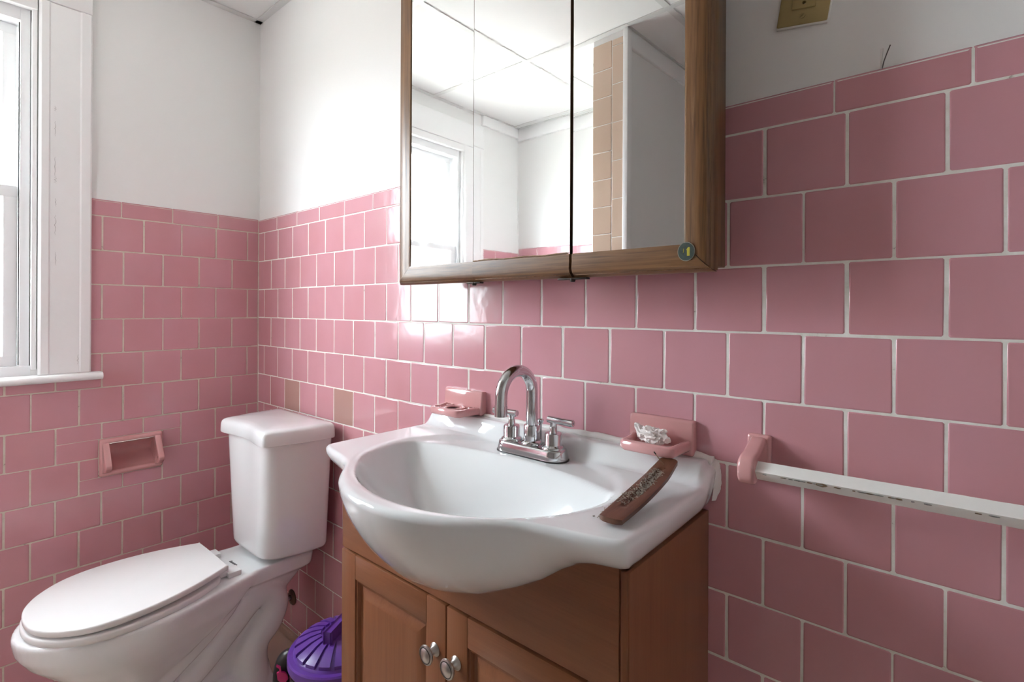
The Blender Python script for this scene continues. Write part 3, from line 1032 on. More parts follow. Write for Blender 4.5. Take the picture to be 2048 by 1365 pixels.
def egg(front, back, hw, backhw, n=72, fat=.0):
    pts = []
    L_ = back - front
    pts.append((0, front))
    for t, w in ((.015, .25), (.05, .46), (.11, .66), (.2, .83), (.32, .955), (.43, 1.0), (.55, .985)):
        pts.append((hw * w, front + L_ * t))
    for t in (.7, .85, .96):
        pts.append((hw * .985 + (backhw - hw * .985) * (t - .55) / .45, front + L_ * t))
    pts.append((backhw * .9, back)); pts.append((0, back))
    return interp_outline(pts, n)

bm = bmesh.new()
def add_loft(bm, loops):
    V, F = loft(loops)
    vv = [bm.verts.new(v) for v in V]
    for f in F:
        try: bm.faces.new([vv[i] for i in f])
        except ValueError: pass
def secs(lst, n=72):
    return [[(TX + p.x, p.y, z) for p in egg(f, b, hw, bh, n)] for (z, f, b, hw, bh) in lst]
RZ = ZC - .762           # rim height
# bowl: rim band then tapering body
add_loft(bm, secs([(.06, -.50, -.36, .075, .055), (.10, -.505, -.37, .08, .06), (.16, -.525, -.41, .09, .07), (.215, -.565, -.43, .115, .09), (.26, -.625, -.385, .140, .11), (.30, -.672, -.325, .158, .118),
                   (.335, -.708, -.272, .171, .116), (.362, -.7245, -.24, .1765, .108), (RZ - .010, -.7295, -.2, .178, .103), (RZ - .003, -.7285, -.2, .177, .102), (RZ + .001, -.725, -.2, .174, .099)]))
# rear deck under the tank
def rr(x0, x1, y0, y1, z):
    c = .018
    o = []
    for (cx, cy, a0) in ((x1 - c, y1 - c, 0), (x0 + c, y1 - c, 90), (x0 + c, y0 + c, 180), (x1 - c, y0 + c, 270)):
        for k in range(5):
            a = radians(a0 + 22.5 * k); o.append((cx + c * cos(a), cy + c * sin(a), z))
    return o
add_loft(bm, [rr(TX - .05, TX + .05, -.33, -.10, RZ - .11), rr(TX - .085, TX + .085, -.34, -.075, RZ - .055), rr(TX - .105, TX + .105, -.34, -.05, RZ - .038), rr(TX - .108, TX + .108, -.34, -.045, RZ - .003), rr(TX - .106, TX + .106, -.34, -.047, RZ + .003)])
# web and foot
add_loft(bm, [rr(TX - .05, TX + .05, -.45, -.165, .0), rr(TX - .045, TX + .045, -.45, -.175, .2), rr(TX - .045, TX + .045, -.40, -.175, RZ - .06)])
add_loft(bm, secs([(0, -.515, -.135, .118, .108), (.018, -.512, -.137, .116, .106), (.035, -.497, -.15, .100, .09), (.06, -.482, -.16, .080, .075), (.10, -.475, -.165, .070, .06)]))
me = bpy.data.meshes.new('bowl_raw'); 
# trapway relief
def add_tube(bm, path, rad, n=20):
    V, F = tube(path, rad, n)
    vv = [bm.verts.new(v) for v in V]
    for f in F: bm.faces.new([vv[i] for i in f])
for s in (-1, 1):
    trap = spline([(TX + s * .044, y, ZC + z) for y, z in ((-.46, -1.06), (-.40, -1.02), (-.345, -.978), (-.28, -.918), (-.218, -.862), (-.172, -.856), (-.150, -.905), (-.168, -.955), (-.202, -.99), (-.216, -1.03), (-.214, -1.09), (-.208, -1.16))], 8)
    add_tube(bm, trap, lambda t: .040 + .005 * sin(t * pi) + .012 * max(0, t - .7) / .3, 22)
    # the outer fold between bowl and trap
    fold = spline([(TX + s * .074, y, ZC + z) for y, z in ((-.262, -.79), (-.285, -.835), (-.325, -.875), (-.375, -.915), (-.435, -.955), (-.49, -.995))], 8)
    add_tube(bm, fold, lambda t: .026 + .004 * t, 18)
bm.verts.index_update()
me.from_pydata([v.co[:] for v in bm.verts], [], [[v.index for v in f.verts] for f in bm.faces])
bm.free()
bm = bmesh.new(); bm.from_mesh(me); bmesh.ops.recalc_face_normals(bm, faces=bm.faces); bm.to_mesh(me); bm.free()
tmp = bpy.data.objects.new('bowl_raw', me); COL.objects.link(tmp)
md = tmp.modifiers.new('r', 'REMESH'); md.mode = 'VOXEL'; md.voxel_size = .0052
sm = tmp.modifiers.new('s', 'SMOOTH'); sm.factor = .5; sm.iterations = 5
dg = bpy.context.evaluated_depsgraph_get()
ev = bpy.data.meshes.new_from_object(tmp.evaluated_get(dg))
bpy.data.objects.remove(tmp)
V = [v.co.copy() for v in ev.vertices]; F = [tuple(p.vertices) for p in ev.polygons]
bpy.data.meshes.remove(ev)
bowl = mesh_obj('bowl', V, F, M['porcelain'], toi, 80)
# grey maker's script on the deck
text_obj('deck_script', 'Lucerne', .0125, M['ink'], bowl, Matrix.Translation((TX + .012, -.252, RZ + .0035)) @ Matrix.Rotation(radians(4), 4, 'Z') @ Matrix.Rotation(radians(0), 4, 'X'), .0008, .25)

# seat ring, lid, hinges
def shell(name, outline, z0, z1, bev, mat, parent, slope=0.0, yref=-.7, ins_bot=.004):
    n = len(outline)
    c = Vector((sum(p.x for p in outline) / n, sum(p.y for p in outline) / n, 0))
    nr = []
    for i in range(n):
        t = (outline[(i + 1) % n] - outline[i - 1]).normalized()
        nr.append(Vector((t.y, -t.x, 0)))
    def ring(ins, z):
        out = []
        for p, q in zip(outline, nr):
            s = q if (p - c).dot(q) > 0 else -q
            v = p - s * ins
            out.append((TX + v.x, v.y, z + slope * (v.y - yref)))
        return out
    L_ = [ring(ins_bot, z0), ring(0, z0 + bev), ring(0, z1 - bev)]
    for k in range(1, 5):
        a = k / 4 * pi / 2
        L_.append(ring(bev * (1 - cos(a)) * 1.0 + 0, z1 - bev + bev * sin(a)))
    V, F = loft(L_)
    return mesh_obj(name, V, F, mat, parent, 40)
lid_pts = [(0, -.7095), (.03, -.7075), (.06, -.701), (.09, -.687), (.115, -.669), (.14, -.642), (.158, -.612), (.1685, -.575), (.1715, -.535), (.1690, -.49), (.160, -.44), (.145, -.39), (.126, -.345), (.106, -.305), (.104, -.303), (.05, -.302), (0, -.302)]
seat_pts = [(0, -.7130), (.03, -.711), (.06, -.7045), (.09, -.690), (.117, -.670), (.142, -.642), (.160, -.612), (.1705, -.575), (.1735, -.535), (.171, -.49), (.162, -.44), (.145, -.39), (.120, -.345), (.098, -.318), (.05, -.316), (0, -.316)]
shell('seat', interp_outline(seat_pts, 120), RZ - .001, RZ + .017, .005, M['seat_plastic'], toi)
lid_ = shell('seat_lid', interp_outline(lid_pts, 140), RZ + .0205, RZ + .0365, .004, M['seat_plastic'], toi, slope=.028, yref=-.70, ins_bot=.003)
for s in (-1, 1):
    hg = box('hinge', TX + s * .075 - .022, TX + s * .075 + .022, -.298, -.262, RZ + .002, RZ + .017, M['seat_plastic'], toi, .003)
    box('hinge_arm', TX + s * .075 - .010, TX + s * .075 + .010, -.322, -.292, RZ + .006, RZ + .026, M['seat_plastic'], hg, .003)
box('hinge_bridge', TX - .06, TX + .06, -.292, -.270, RZ + .002, RZ + .0065, M['seat_plastic'], toi, .002)

# tank: tapered, rounded corners, slightly hollow front
def tank_outline(hb, hf, yb, yf, z, bow=.010, dip=.0, rc=.03, n=10):
    """back half-width, front half-width, back and front y"""
    P = []
    def corner(px, py, ax, ay, bx, by, r):
        A = Vector((px + ax * r, py + ay * r)); B = Vector((px + bx * r, py + by * r)); C_ = Vector((px, py))
        for i in range(n + 1):
            t = i / n
            P.append(A * (1 - t) ** 2 + C_ * 2 * t * (1 - t) + B * t * t)
    d = Vector((hb - hf, yb - yf)).normalized()
    # start at front right corner, go round counter-clockwise seen from above
    corner(hf, yf, -1, 0, d.x, d.y, rc)
    for i in range(1, 8):
        t = i / 8
        a = Vector((hf + d.x * rc, yf + d.y * rc)); b = Vector((hb - d.x * .025, yb - d.y * .025))
        q = a.lerp(b, t); q.x += bow * sin(t * pi); P.append(q)
    corner(hb, yb, -d.x, -d.y, -1, 0, .025)
    for i in range(1, 8): P.append(Vector((hb - .025 - (2 * hb - .05) * i / 8, yb)))
    corner(-hb, yb, 1, 0, -d.x * -1, -d.y, .025)
    for i in range(1, 8):
        t = i / 8
        b = Vector((-hf - d.x * rc, yf + d.y * rc)); a = Vector((-hb + d.x * .025, yb - d.y * .025))
        q = a.lerp(b, t); q.x -= bow * sin(t * pi); P.append(q)
    corner(-hf, yf, -d.x, d.y, 1, 0, rc)
    for i in range(1, 12):
        t = i / 12
        P.append(Vector((-hf + rc + (2 * hf - 2 * rc) * t, yf + dip * sin(t * pi) ** 2)))
    return [(TX + p.x, p.y, z) for p in P]
TB, TT = ZC - .744, ZC - .392
L_ = []
for f, e in ((0, .016), (.004, .007), (.011, .002), (.020, .0)):
    z = TB + f
    g = (z - TB) / (TT - TB)
    L_.append(tank_outline(.158 + .030 * g - e, .128 + .018 * g - e, -.028 + 0 * g - e * .3, -.2145 - .004 * g + e, z, rc=.060, bow=.006, dip=.0))
for g in (.35, .5, .65, .8, .92, 1.0):
    z = TB + g * (TT - TB)
    L_.append(tank_outline(.158 + .030 * g, .128 + .018 * g, -.028, -.2145 - .004 * g, z, rc=.060 - .022 * g, bow=.006, dip=.006 * g))
mesh_obj('tank', *loft(L_), M['porcelain'], toi, 50)
LB, LT = ZC - .398, ZC - .352
def lid_ring(ins, z): return tank_outline(.197 - ins, .158 - ins * .8, -.022 - ins * .4, -.232 + ins, z, bow=.006, dip=.014, rc=.016)
L_ = [lid_ring(.006, LB), lid_ring(.001, LB + .002), lid_ring(0, LB + .006), lid_ring(.001, LT - .018), lid_ring(.003, LT - .010), lid_ring(.007, LT - .005), lid_ring(.014, LT - .0015), lid_ring(.03, LT + .001), lid_ring(.06, LT + .003), lid_ring(.09, LT + .004)]
mesh_obj('tank_lid', *loft(L_), M['porcelain'], toi, 50)
for s in (-1, 1):
    mesh_obj('tank_bolt', *lathe([(0, 0), (.009, 0), (.009, .02), (0, .02)], 12, (TX + s * .07, -.13, TB - .014)), M['porcelain'], toi, 40)
box('tank_gasket', TX - .06, TX + .06, -.18, -.06, RZ + .015, TB + .012, M['black'], toi, .004)
# rusty collar where the supply pipe leaves the wall
col_ = thing('pipe_collar', (.285, 0, .148), 'small rusty round pipe collar on the tiled wall behind the toilet', 'pipe collar')
mesh_obj('flange', *lathe([(.010, 0), (.026, 0), (.0265, .003), (.022, .007), (.011, .009), (.010, .009), (.010, 0)], 28, (.285, 0.0005, .148), '-Y'), M['rust'], col_, 40)
tube_obj('supply_pipe', [(.285, .004, .148), (.285, -.018, .148), (.285, -.026, .151), (.285, -.029, .158), (.285, -.030, .21)], .0055, M['nickel'], col_, 12)

# ------------------------------------------------------------------ medicine cabinet
MY = -.120
MZ0, MZ1 = ZC + .0565, ZC + .86
mc = thing('medicine_cabinet', (1.41, -.05, MZ0), 'oak-framed medicine cabinet with three mirrored doors above the sink', 'cabinet')
bm = bmesh.new()
add_box(bm, 1.056, 1.763, -.098, -.001, MZ0 + .014, MZ1 - .014, .0012)
bm_obj('cabinet_box', bm, M['oak_z'], mc, 35)
def rotz_about(px, py, ang):
    return Matrix.Translation((px, py, 0)) @ Matrix.Rotation(ang, 4, 'Z') @ Matrix.Translation((-px, -py, 0))
# frame section: distance from the inner edge, height above the mirror
FRP = [(0, -.014), (0, .0035), (.004, .0045), (.014, .0040), (.026, .0052), (.033, .0030), (.0405, -.0045), (.042, -.008), (.042, -.017)]
def rail(name, x0, x1, zin, zout, mat, parent, mx, miter0=0, miter1=0):
    f = (zout - zin) / .042
    loops = []
    for x, m in ((x0, miter0), (x1, miter1)):
        loops.append([mx @ Vector((x + m * u, MY + .004 - h, zin + u * f)) for u, h in FRP])
    return mesh_obj(name, *loft(loops), mat, parent, 25)
def stile(name, xin, xout, z0, z1, mat, parent, mx, m0=0, m1=0):
    f = (xout - xin) / .042
    loops = []
    for z, m in ((z0, m0), (z1, m1)):
        loops.append([mx @ Vector((xin + u * f, MY + .004 - h, z + m * u)) for u, h in FRP])
    return mesh_obj(name, *loft(loops), mat, parent, 25)
zi0, zi1 = MZ0 + .042, MZ1 - .042
doors = [(1.036, 1.2885, True, False, rotz_about(1.036, MY, radians(.5)), M['mirror_a']),
         (1.2905, 1.533, False, False, Matrix.Identity(4), M['mirror_a']),
         (1.5385, 1.7865, False, True, rotz_about(1.5385, MY, radians(-1.5)), M['mirror_b'])]
for i, (xa, xb, ls, rs_, mx, mm) in enumerate(doors):
    bm = bmesh.new()
    add_box(bm, xa + .004, xb - .004, MY + .0045, MY + .019, MZ0 + .004, MZ1 - .004, .001, 2, mx)
    d = bm_obj('door', bm, M['oak_z'], mc, 35)
    x0 = xa + (.0475 if ls else .0006); x1 = xb - (.0425 if rs_ else .0006)
    bm = bmesh.new()
    add_box(bm, x0 - (.004 if ls else 0), x1 + (.004 if rs_ else 0), MY + .0025, MY + .0050, zi0 - .003, zi1 + .003, 0, 1, mx)
    g = bm_obj('mirror', bm, mm, d, 20)
    rail('bottom_rail', x0 if ls else xa, x1 if rs_ else xb, zi0, MZ0, M['oak_x'], d, mx, -1.09 if ls else 0, 1.0 if rs_ else 0)
    rail('top_rail', x0 if ls else xa, x1 if rs_ else xb, zi1, MZ1, M['oak_x'], d, mx, -1.09 if ls else 0, 1.0 if rs_ else 0)
    if ls: stile('side_stile', x0, xa, zi0, zi1, M['oak_z'], d, mx, -1.0, 1.0)
    if rs_:
        stile('side_stile', x1, xb, zi0 + .0011, zi1, M['oak_z'], d, mx, -.97, 1.0)      # the lower miter stands open
        # round green sticker with a yellow 1, on the corner of the frame
        sx, sz = x1 + .0045, zi0 - .0115
        fm = mx @ Matrix.Translation((sx, MY - .0015, sz))
        disc = [fm @ Vector((.0132 * cos(2 * pi * k / 36), 0, .0142 * sin(2 * pi * k / 36))) for k in range(36)]
        disc2 = [fm @ Vector((.0132 * cos(2 * pi * k / 36), -.0012, .0142 * sin(2 * pi * k / 36))) for k in range(36)]
        stk = mesh_obj('sticker', *loft([disc, disc2]), M['sticker_rim'], d, 40, label='round green sticker with a yellow 1')
        disc3 = [fm @ Vector((.0124 * cos(2 * pi * k / 36), -.0013, .0134 * sin(2 * pi * k / 36))) for k in range(36)]
        disc4 = [fm @ Vector((.0124 * cos(2 * pi * k / 36), -.0016, .0134 * sin(2 * pi * k / 36))) for k in range(36)]
        mesh_obj('sticker_face', *loft([disc3, disc4]), M['sticker_green'], stk, 40)
        one = [(.0015, -.0065), (.0058, -.0065), (.0058, .0062), (.0035, .0062), (.0005, .0030), (.0015, .0018)]
        mesh_obj('sticker_numeral', *loft([[fm @ Vector((x, -.0014, z)) for x, z in one], [fm @ Vector((x, -.0019, z)) for x, z in one]]), M['sticker_yellow'], stk)
        sliver = [(-.0048, -.0022), (-.0036, -.001), (-.0034, .0045), (-.0041, .0045), (-.0042, -.0005)]
        mesh_obj('sticker_numeral', *loft([[fm @ Vector((x, -.0014, z)) for x, z in sliver], [fm @ Vector((x, -.0019, z)) for x, z in sliver]]), M['sticker_yellow'], stk)
    if i == 1:
        # splintered upper edge of the middle rail
        pts = []
        for k in range(40):
            x = xa + .004 + (xb - xa - .008) * k / 39
            pts.append((x, MY - .0004, zi0 + .0005 + .0012 * mnoise.noise((x * 120, 0, 5)) + .0015 * sin(k * .21) ** 2))
        V, F = tube(pts, lambda s: .0011 + .0007 * mnoise.noise((s * 30, 0, 0)), 6)
        mesh_obj('splintered_edge', V, F, M['stick'], d, 60)
# pivot hinges under the frame where doors meet
for hx, w in ((1.289, .040), (1.5355, .062)):
    h = box('hinge', hx - w / 2, hx + w / 2, MY + .004, MY + .016, MZ0 - .0035, MZ0 - .0005, M['black_metal'], mc, .001)
    mesh_obj('hinge_pin', *lathe([(0, -.0045), (.004, -.0045), (.005, -.002), (.005, .0015), (0, .0015)], 14, (hx, MY + .008, MZ0 - .003)), M['black_metal'], h, 40)

# ------------------------------------------------------------------ ceramic fittings
def slab_ring(pts, z): return [(x, y, z) for x, y in pts]
def ceramic_shelf(name, label, x0, x1, zt, zb, depth, xs0, xs1, zs, holes):
    """back plate on the wall with a projecting tray; the plate leans out at its foot"""
    cx = (x0 + x1) / 2
    t = thing(name, (cx, 0, zb), label, 'soap dish' if not holes else 'tumbler holder')
    bm = bmesh.new()
    add_box(bm, x0, x1, -.014, .003, zb, zt, .0045, 3)
    for v in bm.verts:
        if v.co.z < (zt + zb) / 2 and v.co.y < -.006: v.co.y -= .004
    bm_obj('back_plate', bm, M['pinkcer'], t, 50)
    th = .0175
    def rect(i, z, f=0):
        a, b = x0 + .004 + i, x1 - .004 - i
        c, d = xs0 + i, xs1 - i
        yb_, yf_ = -.004 - max(0, i - .004), -depth + i
        P = []
        r = .010
        raw = [(a, yb_), (b, yb_), (d + (b - d) * .08, yf_ + .02), (d, yf_ + .006), (d - .008, yf_), (c + .008, yf_), (c, yf_ + .006), (c + (a - c) * .08, yf_ + .02)]
        return [(x, y, z) for x, y in raw]
    zt_ = zs; zb_ = zs - th
    if not holes:
        L_ = [rect(.008, zb_ - .002), rect(.002, zb_), rect(0, zb_ + .004), rect(0, zt_ - .003), rect(.002, zt_ - .0006), rect(.004, zt_), rect(.008, zt_), rect(.0105, zt_ - .002), rect(.013, zt_ - .011), rect(.018, zt_ - .0125), rect(.03, zt_ - .013)]
        mesh_obj('tray', *loft(L_), M['pinkcer'], t, 45)
    else:
        L_ = [rect(.008, zb_ + .001), rect(.002, zb_ + .002), rect(0, zb_ + .005), rect(0, zt_ - .003), rect(.0015, zt_ - .0006), rect(.004, zt_), rect(.0075, zt_), rect(.009, zt_ - .003), rect(.011, zt_ - .005), rect(.03, zt_ - .0055)]
        tr = mesh_obj('tray', *loft(L_), M['pinkcer'], t, 45)
        cxs, cys = (xs0 + xs1) / 2, -depth * .55
        mesh_obj('cup_ring', *lathe([(.0185, 0), (.027, .0), (.0275, .003), (.0255, .0048), (.021, .0048), (.0185, .003), (.0185, 0)], 32, (cxs, cys, zt_ - .0055)), M['pinkcer'], tr, 50)
        for sx_ in (-1, 1):
            for sy_ in (-1, 1):
                px, py = cxs + sx_ * .037, cys + sy_ * .021
                mesh_obj('brush_ring', *lathe([(.0045, 0), (.0095, 0), (.0098, .0035), (.0085, .0048), (.006, .0048), (.0045, .003), (.0045, 0)], 20, (px, py, zt_ - .0055)), M['pinkcer'], tr, 50)
    return t
ceramic_shelf('tumbler_holder', 'pink ceramic toothbrush and tumbler holder with round openings beside the faucet', 1.089, 1.219, ZC - .194, ZC - .2495, .080, 1.106, 1.207, ZC - .2305, True)
ceramic_shelf('soap_dish', 'pink ceramic soap dish holding a crumpled tissue above the sink', 1.596, 1.717, ZC - .190, ZC - .250, .082, 1.612, 1.709, ZC - .2235, False)

# crumpled tissue lying in the dish
bm = bmesh.new()
bmesh.ops.create_icosphere(bm, subdivisions=5, radius=1.0)
for v in bm.verts:
    p = v.co.copy()
    n1 = mnoise.noise(p * 1.5 + Vector((3, 1, 2)))
    ridge = 1 - abs(mnoise.noise(p * 2.6 + Vector((9, 4, 1)))) * 2
    ridge2 = 1 - abs(mnoise.noise(p * 5.5 + Vector((1, 7, 3)))) * 2
    r = .68 + .30 * n1 + .24 * ridge + .08 * ridge2
    q = p * r
    # two lobes and a loose corner standing up on one side
    lobe = .55 * max(0, mnoise.noise(Vector((p.x * 1.8 + 4, 0, p.z))))
    v.co = Vector((1.657 + q.x * .030, -.046 + q.y * .021, ZC - .2195 + max(-.40, q.z) * .0205 + lobe * .012))
flap = sorted(bm.verts, key=lambda v: v.co.x)[:0]
for v in bm.verts:
    if v.co.x < 1.640:
        t_ = (1.640 - v.co.x) / .015
        v.co.z += .012 * min(1.3, t_) * (1 if v.co.z > ZC - .222 else .3)
        v.co.y += .004 * t_
bm_obj('tissue', bm, M['tissue'], None, 28, origin=(1.657, -.046, ZC - .228), label='crumpled white tissue lying in the pink soap dish', cat='tissue')

# paper holder let into the left wall
tp = thing('toilet_paper_holder', (0, (TP[0] + TP[1]) / 2, TP[2]), 'empty pink ceramic toilet paper holder recessed in the tiled wall', 'paper holder')
def frect(ins, x, ztop_extra=0): 
    return [(x, TP[0] + ins, TP[2] + ins), (x, TP[1] - ins, TP[2] + ins), (x, TP[1] - ins, TP[3] - ins - ztop_extra), (x, TP[0] + ins, TP[3] - ins - ztop_extra)]
def fr(i, x):
    # rounded rectangle of 20 points
    a, b, c, d = TP[0] + i, TP[1] - i, TP[2] + i, TP[3] - i
    r = .006
    P = []
    for (cy, cz, a0) in ((b - r, d - r, 0), (a + r, d - r, 90), (a + r, c + r, 180), (b - r, c + r, 270)):
        for k in range(5):
            an = radians(a0 + 22.5 * k); P.append((x, cy + r * cos(an), cz + r * sin(an)))
    return P
Lp = [fr(0, -.004), fr(0, .003), fr(.003, .009), (fr(.010, .0105)), fr(.0145, .0085), fr(.0165, .002), fr(.017, -.02)]
# curved cavity behind
mesh_obj('frame', *loft(Lp, False, False), M['pinkcer'], tp, 50)
cav = []
ya, yb_ = TP[0] + .0168, TP[1] - .0168
zc0, zc1 = TP[2] + .0165, TP[3] - .0165
prof = [(.006, zc1), (-.012, zc1 - .001)] + [(-.012 - .052 * sin(pi * k / 12) ** .7, zc1 - .002 - (zc1 - zc0 - .004) * k / 12) for k in range(1, 12)] + [(-.010, zc0 + .002), (.006, zc0)]
V = []; F = []
for y in (ya, yb_):
    V += [(x, y, z) for x, z in prof]
n = len(prof)
for i in range(n - 1): F.append((i, i + 1, n + i + 1, n + i))
F.append(tuple(range(n))); F.append(tuple(range(n, 2 * n)))
mesh_obj('cavity', V, F, M['pinkcer'], tp, 40)
for s, yy in ((1, TP[0] + .0155), (-1, TP[1] - .0155)):
    arm_prof = [(.006, TP[3] - .010), (.011, TP[3] - .012), (.050, TP[2] + .050), (.0545, TP[2] + .041), (.052, TP[2] + .031), (.036, TP[2] + .018), (.010, TP[2] + .010), (.004, TP[2] + .012), (.004, TP[3] - .010)]
    bm = bmesh.new()
    loops = [[bm.verts.new((x, yy + o, z)) for x, z in arm_prof] for o in (-.0088, .0088)]
    m_ = len(arm_prof)
    for i in range(m_): bm.faces.new((loops[0][i], loops[0][(i + 1) % m_], loops[1][(i + 1) % m_], loops[1][i]))
    bm.faces.new(loops[0][::-1]); bm.faces.new(loops[1])
    bmesh.ops.recalc_face_normals(bm, faces=bm.faces)
    bmesh.ops.bevel(bm, geom=list(bm.edges), offset=.003, segments=3, affect='EDGES', profile=.5)
    a_ = bm_obj('arm', bm, M['pinkcer'], tp, 50)
    V, F = lathe([(0, 0), (.0042, 0), (.0042, .012), (0, .012)], 16)      # bored socket for the roller
    cut(a_, [(.0395 + x, yy + s * .0090 - s * z, TP[2] + .040 + y) for x, y, z in V], F)

# towel bar
TBX = 1.816
th_ = thing('towel_bar', (1.85, -.03, ZC - .27), 'white painted square towel bar in a pink ceramic bracket on the tiled wall', 'towel bar')
bx0, bx1 = 1.801, 1.8355
def bracket(cx, name='bracket'):
    a, b = cx - .0175, cx + .0175
    bm = bmesh.new()
    add_box(bm, a, b, -.012, .003, ZC - .268, ZC - .196, .005, 3)
    o = bm_obj(name, bm, M['pinkcer'], th_, 50)
    sec = [(-.004, -.201), (-.012, -.199), (-.030, -.206), (-.050, -.214), (-.067, -.2165), (-.0765, -.222), (-.080, -.232), (-.0795, -.247), (-.075, -.2555), (-.066, -.259), (-.054, -.257), (-.046, -.251), (-.040, -.246), (-.030, -.250), (-.014, -.262), (-.004, -.264)]
    bm = bmesh.new()
    aa, bb = cx - .0125, cx + .0125
    L0 = [bm.verts.new((aa, y, ZC + z)) for y, z in sec]; L1 = [bm.verts.new((bb, y, ZC + z)) for y, z in sec]
    m_ = len(sec)
    side = [bm.faces.new((L0[i], L0[(i + 1) % m_], L1[(i + 1) % m_], L1[i])) for i in range(m_)]
    f0 = bm.faces.new(L0[::-1]); f1 = bm.faces.new(L1)
    bmesh.ops.recalc_face_normals(bm, faces=bm.faces)
    es = list(f0.edges) + list(f1.edges)
    bmesh.ops.bevel(bm, geom=es, offset=.006, segments=4, affect='EDGES', profile=.5)
    bm_obj('bracket_arm', bm, M['pinkcer'], o, 60)
    return o
bracket(1.8185)
bracket(2.47)
BY, BZ = -.0605, ZC - .2375
pth = []
h_ = .0132
rng = [(1.822 + .645 * k / 60) for k in range(61)]
loops = []
for x in rng:
    zc = BZ + .0075 * (x - 1.822) / .29 * .6
    L0 = []
    for (dy, dz) in ((0, 1), (-.12, .88), (-.88, .12), (-1, 0), (-.9, -.14), (-.12, -.9), (0, -1), (.12, -.88), (.88, -.12), (1, 0), (.88, .12), (.12, .88)):
        w = mnoise.noise((x * 60, dy * 3, dz * 3)) * .0004
        L0.append((x, BY + (dy * cos(.09) + dz * sin(.09)) * (h_ + w), zc + (dz * cos(.09) - dy * sin(.09)) * (h_ + w)))
    loops.append(L0)
bar = mesh_obj('bar', *loft(loops), M['bar_paint'], th_, 30)
# chips along the front arris
for k in range(26):
    x = random.uniform(1.84, 2.14)
    if k == 0: x = 1.915
    zc = BZ + .0075 * (x - 1.822) / .29 * .6
    w, hh = random.uniform(.0015, .006), random.uniform(.0004, .0010)
    if k == 0: w, hh = .0085, .0028
    V = []
    for i in range(10):
        an = 2 * pi * i / 10
        V.append((x + w * cos(an) * random.uniform(.7, 1), BY - h_ - .0004 * (1 if k else .2) + .001 * sin(an) * 0 + (0 if k else 0), zc - .0015 + hh * sin(an) * random.uniform(.6, 1)))
    V2 = [(a, b + .0022, c) for a, b, c in V]
    mesh_obj('paint_chip', *loft([V, V2]), M['chip'] if k % 3 == 0 else M['crack'], bar)

# ------------------------------------------------------------------ outlet above the tiles
out = thing('outlet', (1.878, .0065, ZC + .478), 'tarnished brass-coloured electrical outlet plate on the white wall', 'outlet')
OM = Matrix.Translation((1.8820, .0065, ZC + .4915)) @ Matrix.Rotation(radians(9), 4, 'Y')
def obox(name, x0, x1, z0, z1, y0, y1, mat, parent, bevel=.0):
    bm = bmesh.new()
    add_box(bm, x0, x1, y0, y1, z0, z1, bevel, 2, OM)
    return bm_obj(name, bm, mat, parent, 35)
plate = obox('cover_plate', -.035, .035, -.057, .057, -.006, .0005, M['brass'], out, .0022)
obox('paint_smear', -.0352, .0352, -.0595, -.0545, -.0045, .0008, M['wire_white'], plate, .001)
obox('paint_smear', .0338, .0362, -.056, .05, -.0045, .0008, M['wire_white'], plate, .001)
rec = obox('receptacle', -.0165, .0165, -.034, .034, -.0085, -.004, M['brass_plastic'], out, .0015)
for zc in (-.0175, .0175):                       # slots cut through face and plate
    cuts = [box_vf(-.0085, -.0062, -.02, .004, zc - .001, zc + .0075, OM), box_vf(.0062, .0085, -.02, .004, zc, zc + .0075, OM),
            box_vf(-.0063, -.0035, -.02, .004, zc + .0025, zc + .0045, OM)]
    V, F = lathe([(0, 0), (.0027, 0), (.0027, .024), (0, .024)], 14)
    cuts.append(([OM @ Vector((x, .004 - z, zc - .0085 + y)) for x, y, z in V], F))
    for V, F in cuts:
        cut(rec, V, F); cut(plate, V, F)
V, F = lathe([(0, 0), (.0037, 0), (.0035, .0012), (0, .0016)], 20)
scw = mesh_obj('screw', [OM @ Vector((x, -.0058 - z, -.0445 + y)) for x, y, z in V], F, M['brass'], out, 35)
cut(scw, *box_vf(-.005, .005, -.010, -.0063, -.0005, .0005, OM @ Matrix.Translation((0, 0, -.0445)) @ Matrix.Rotation(radians(-50), 4, 'Y')))

# cut wire ends poking out above the cap tiles
wr = thing('wire_ends', (1.974, .002, ZC + .342), 'two short cut wire ends poking out above the pink cap tiles', 'wire')
tube_obj('wire_end', [(1.973, .004, ZC + .339), (1.974, -.006, ZC + .344), (1.9745, -.008, ZC + .352), (1.975, -.010, ZC + .361)], lambda t: .0012 + .0005 * t, M['wire_white'], wr, 8)
tube_obj('wire_end', [(1.974, .004, ZC + .339), (1.977, -.006, ZC + .345), (1.981, -.012, ZC + .353), (1.985, -.018, ZC + .360)], .0007, M['wire'], wr, 8)

# ------------------------------------------------------------------ incense burner on the sink deck
A = Vector((1.7135, -.289, DECK + .0045)); B = Vector((1.7005, -.072, ZC - .2540))
inc = thing('incense_holder', tuple(A), 'long brown wooden incense stick holder with an ash groove on the sink edge', 'incense holder')
def inc_pt(t, u, h):
    """t along, u across (-1..1), h above the underside"""
    c = A.lerp(B, t)
    d = (B - A).normalized()
    side = Vector((d.y, -d.x, 0)).normalized()
    up = side.cross(d).normalized()
    if up.z < 0: up = -up
    w = .0185 * (.86 + .14 * sin(pi * min(1, max(0, t * 1.05)))) 
    if t > .8: w *= 1 - .10 * ((t - .8) / .2)
    endf = 1.0
    bend = .004 * max(0, t - .75) / .25 + .0035 * (4 * (t - .5) ** 2) - .0025
    return c + side * (u * w) + up * (h + bend)
NT, NU = 60, 18
def inc_top(t, u):
    g = .0026 * (1 - sstep(.18, .36, abs(u))) * sstep(.16, .22, t) * (1 - sstep(.80, .86, t))
    return .0075 - g - .001 * abs(u) ** 6
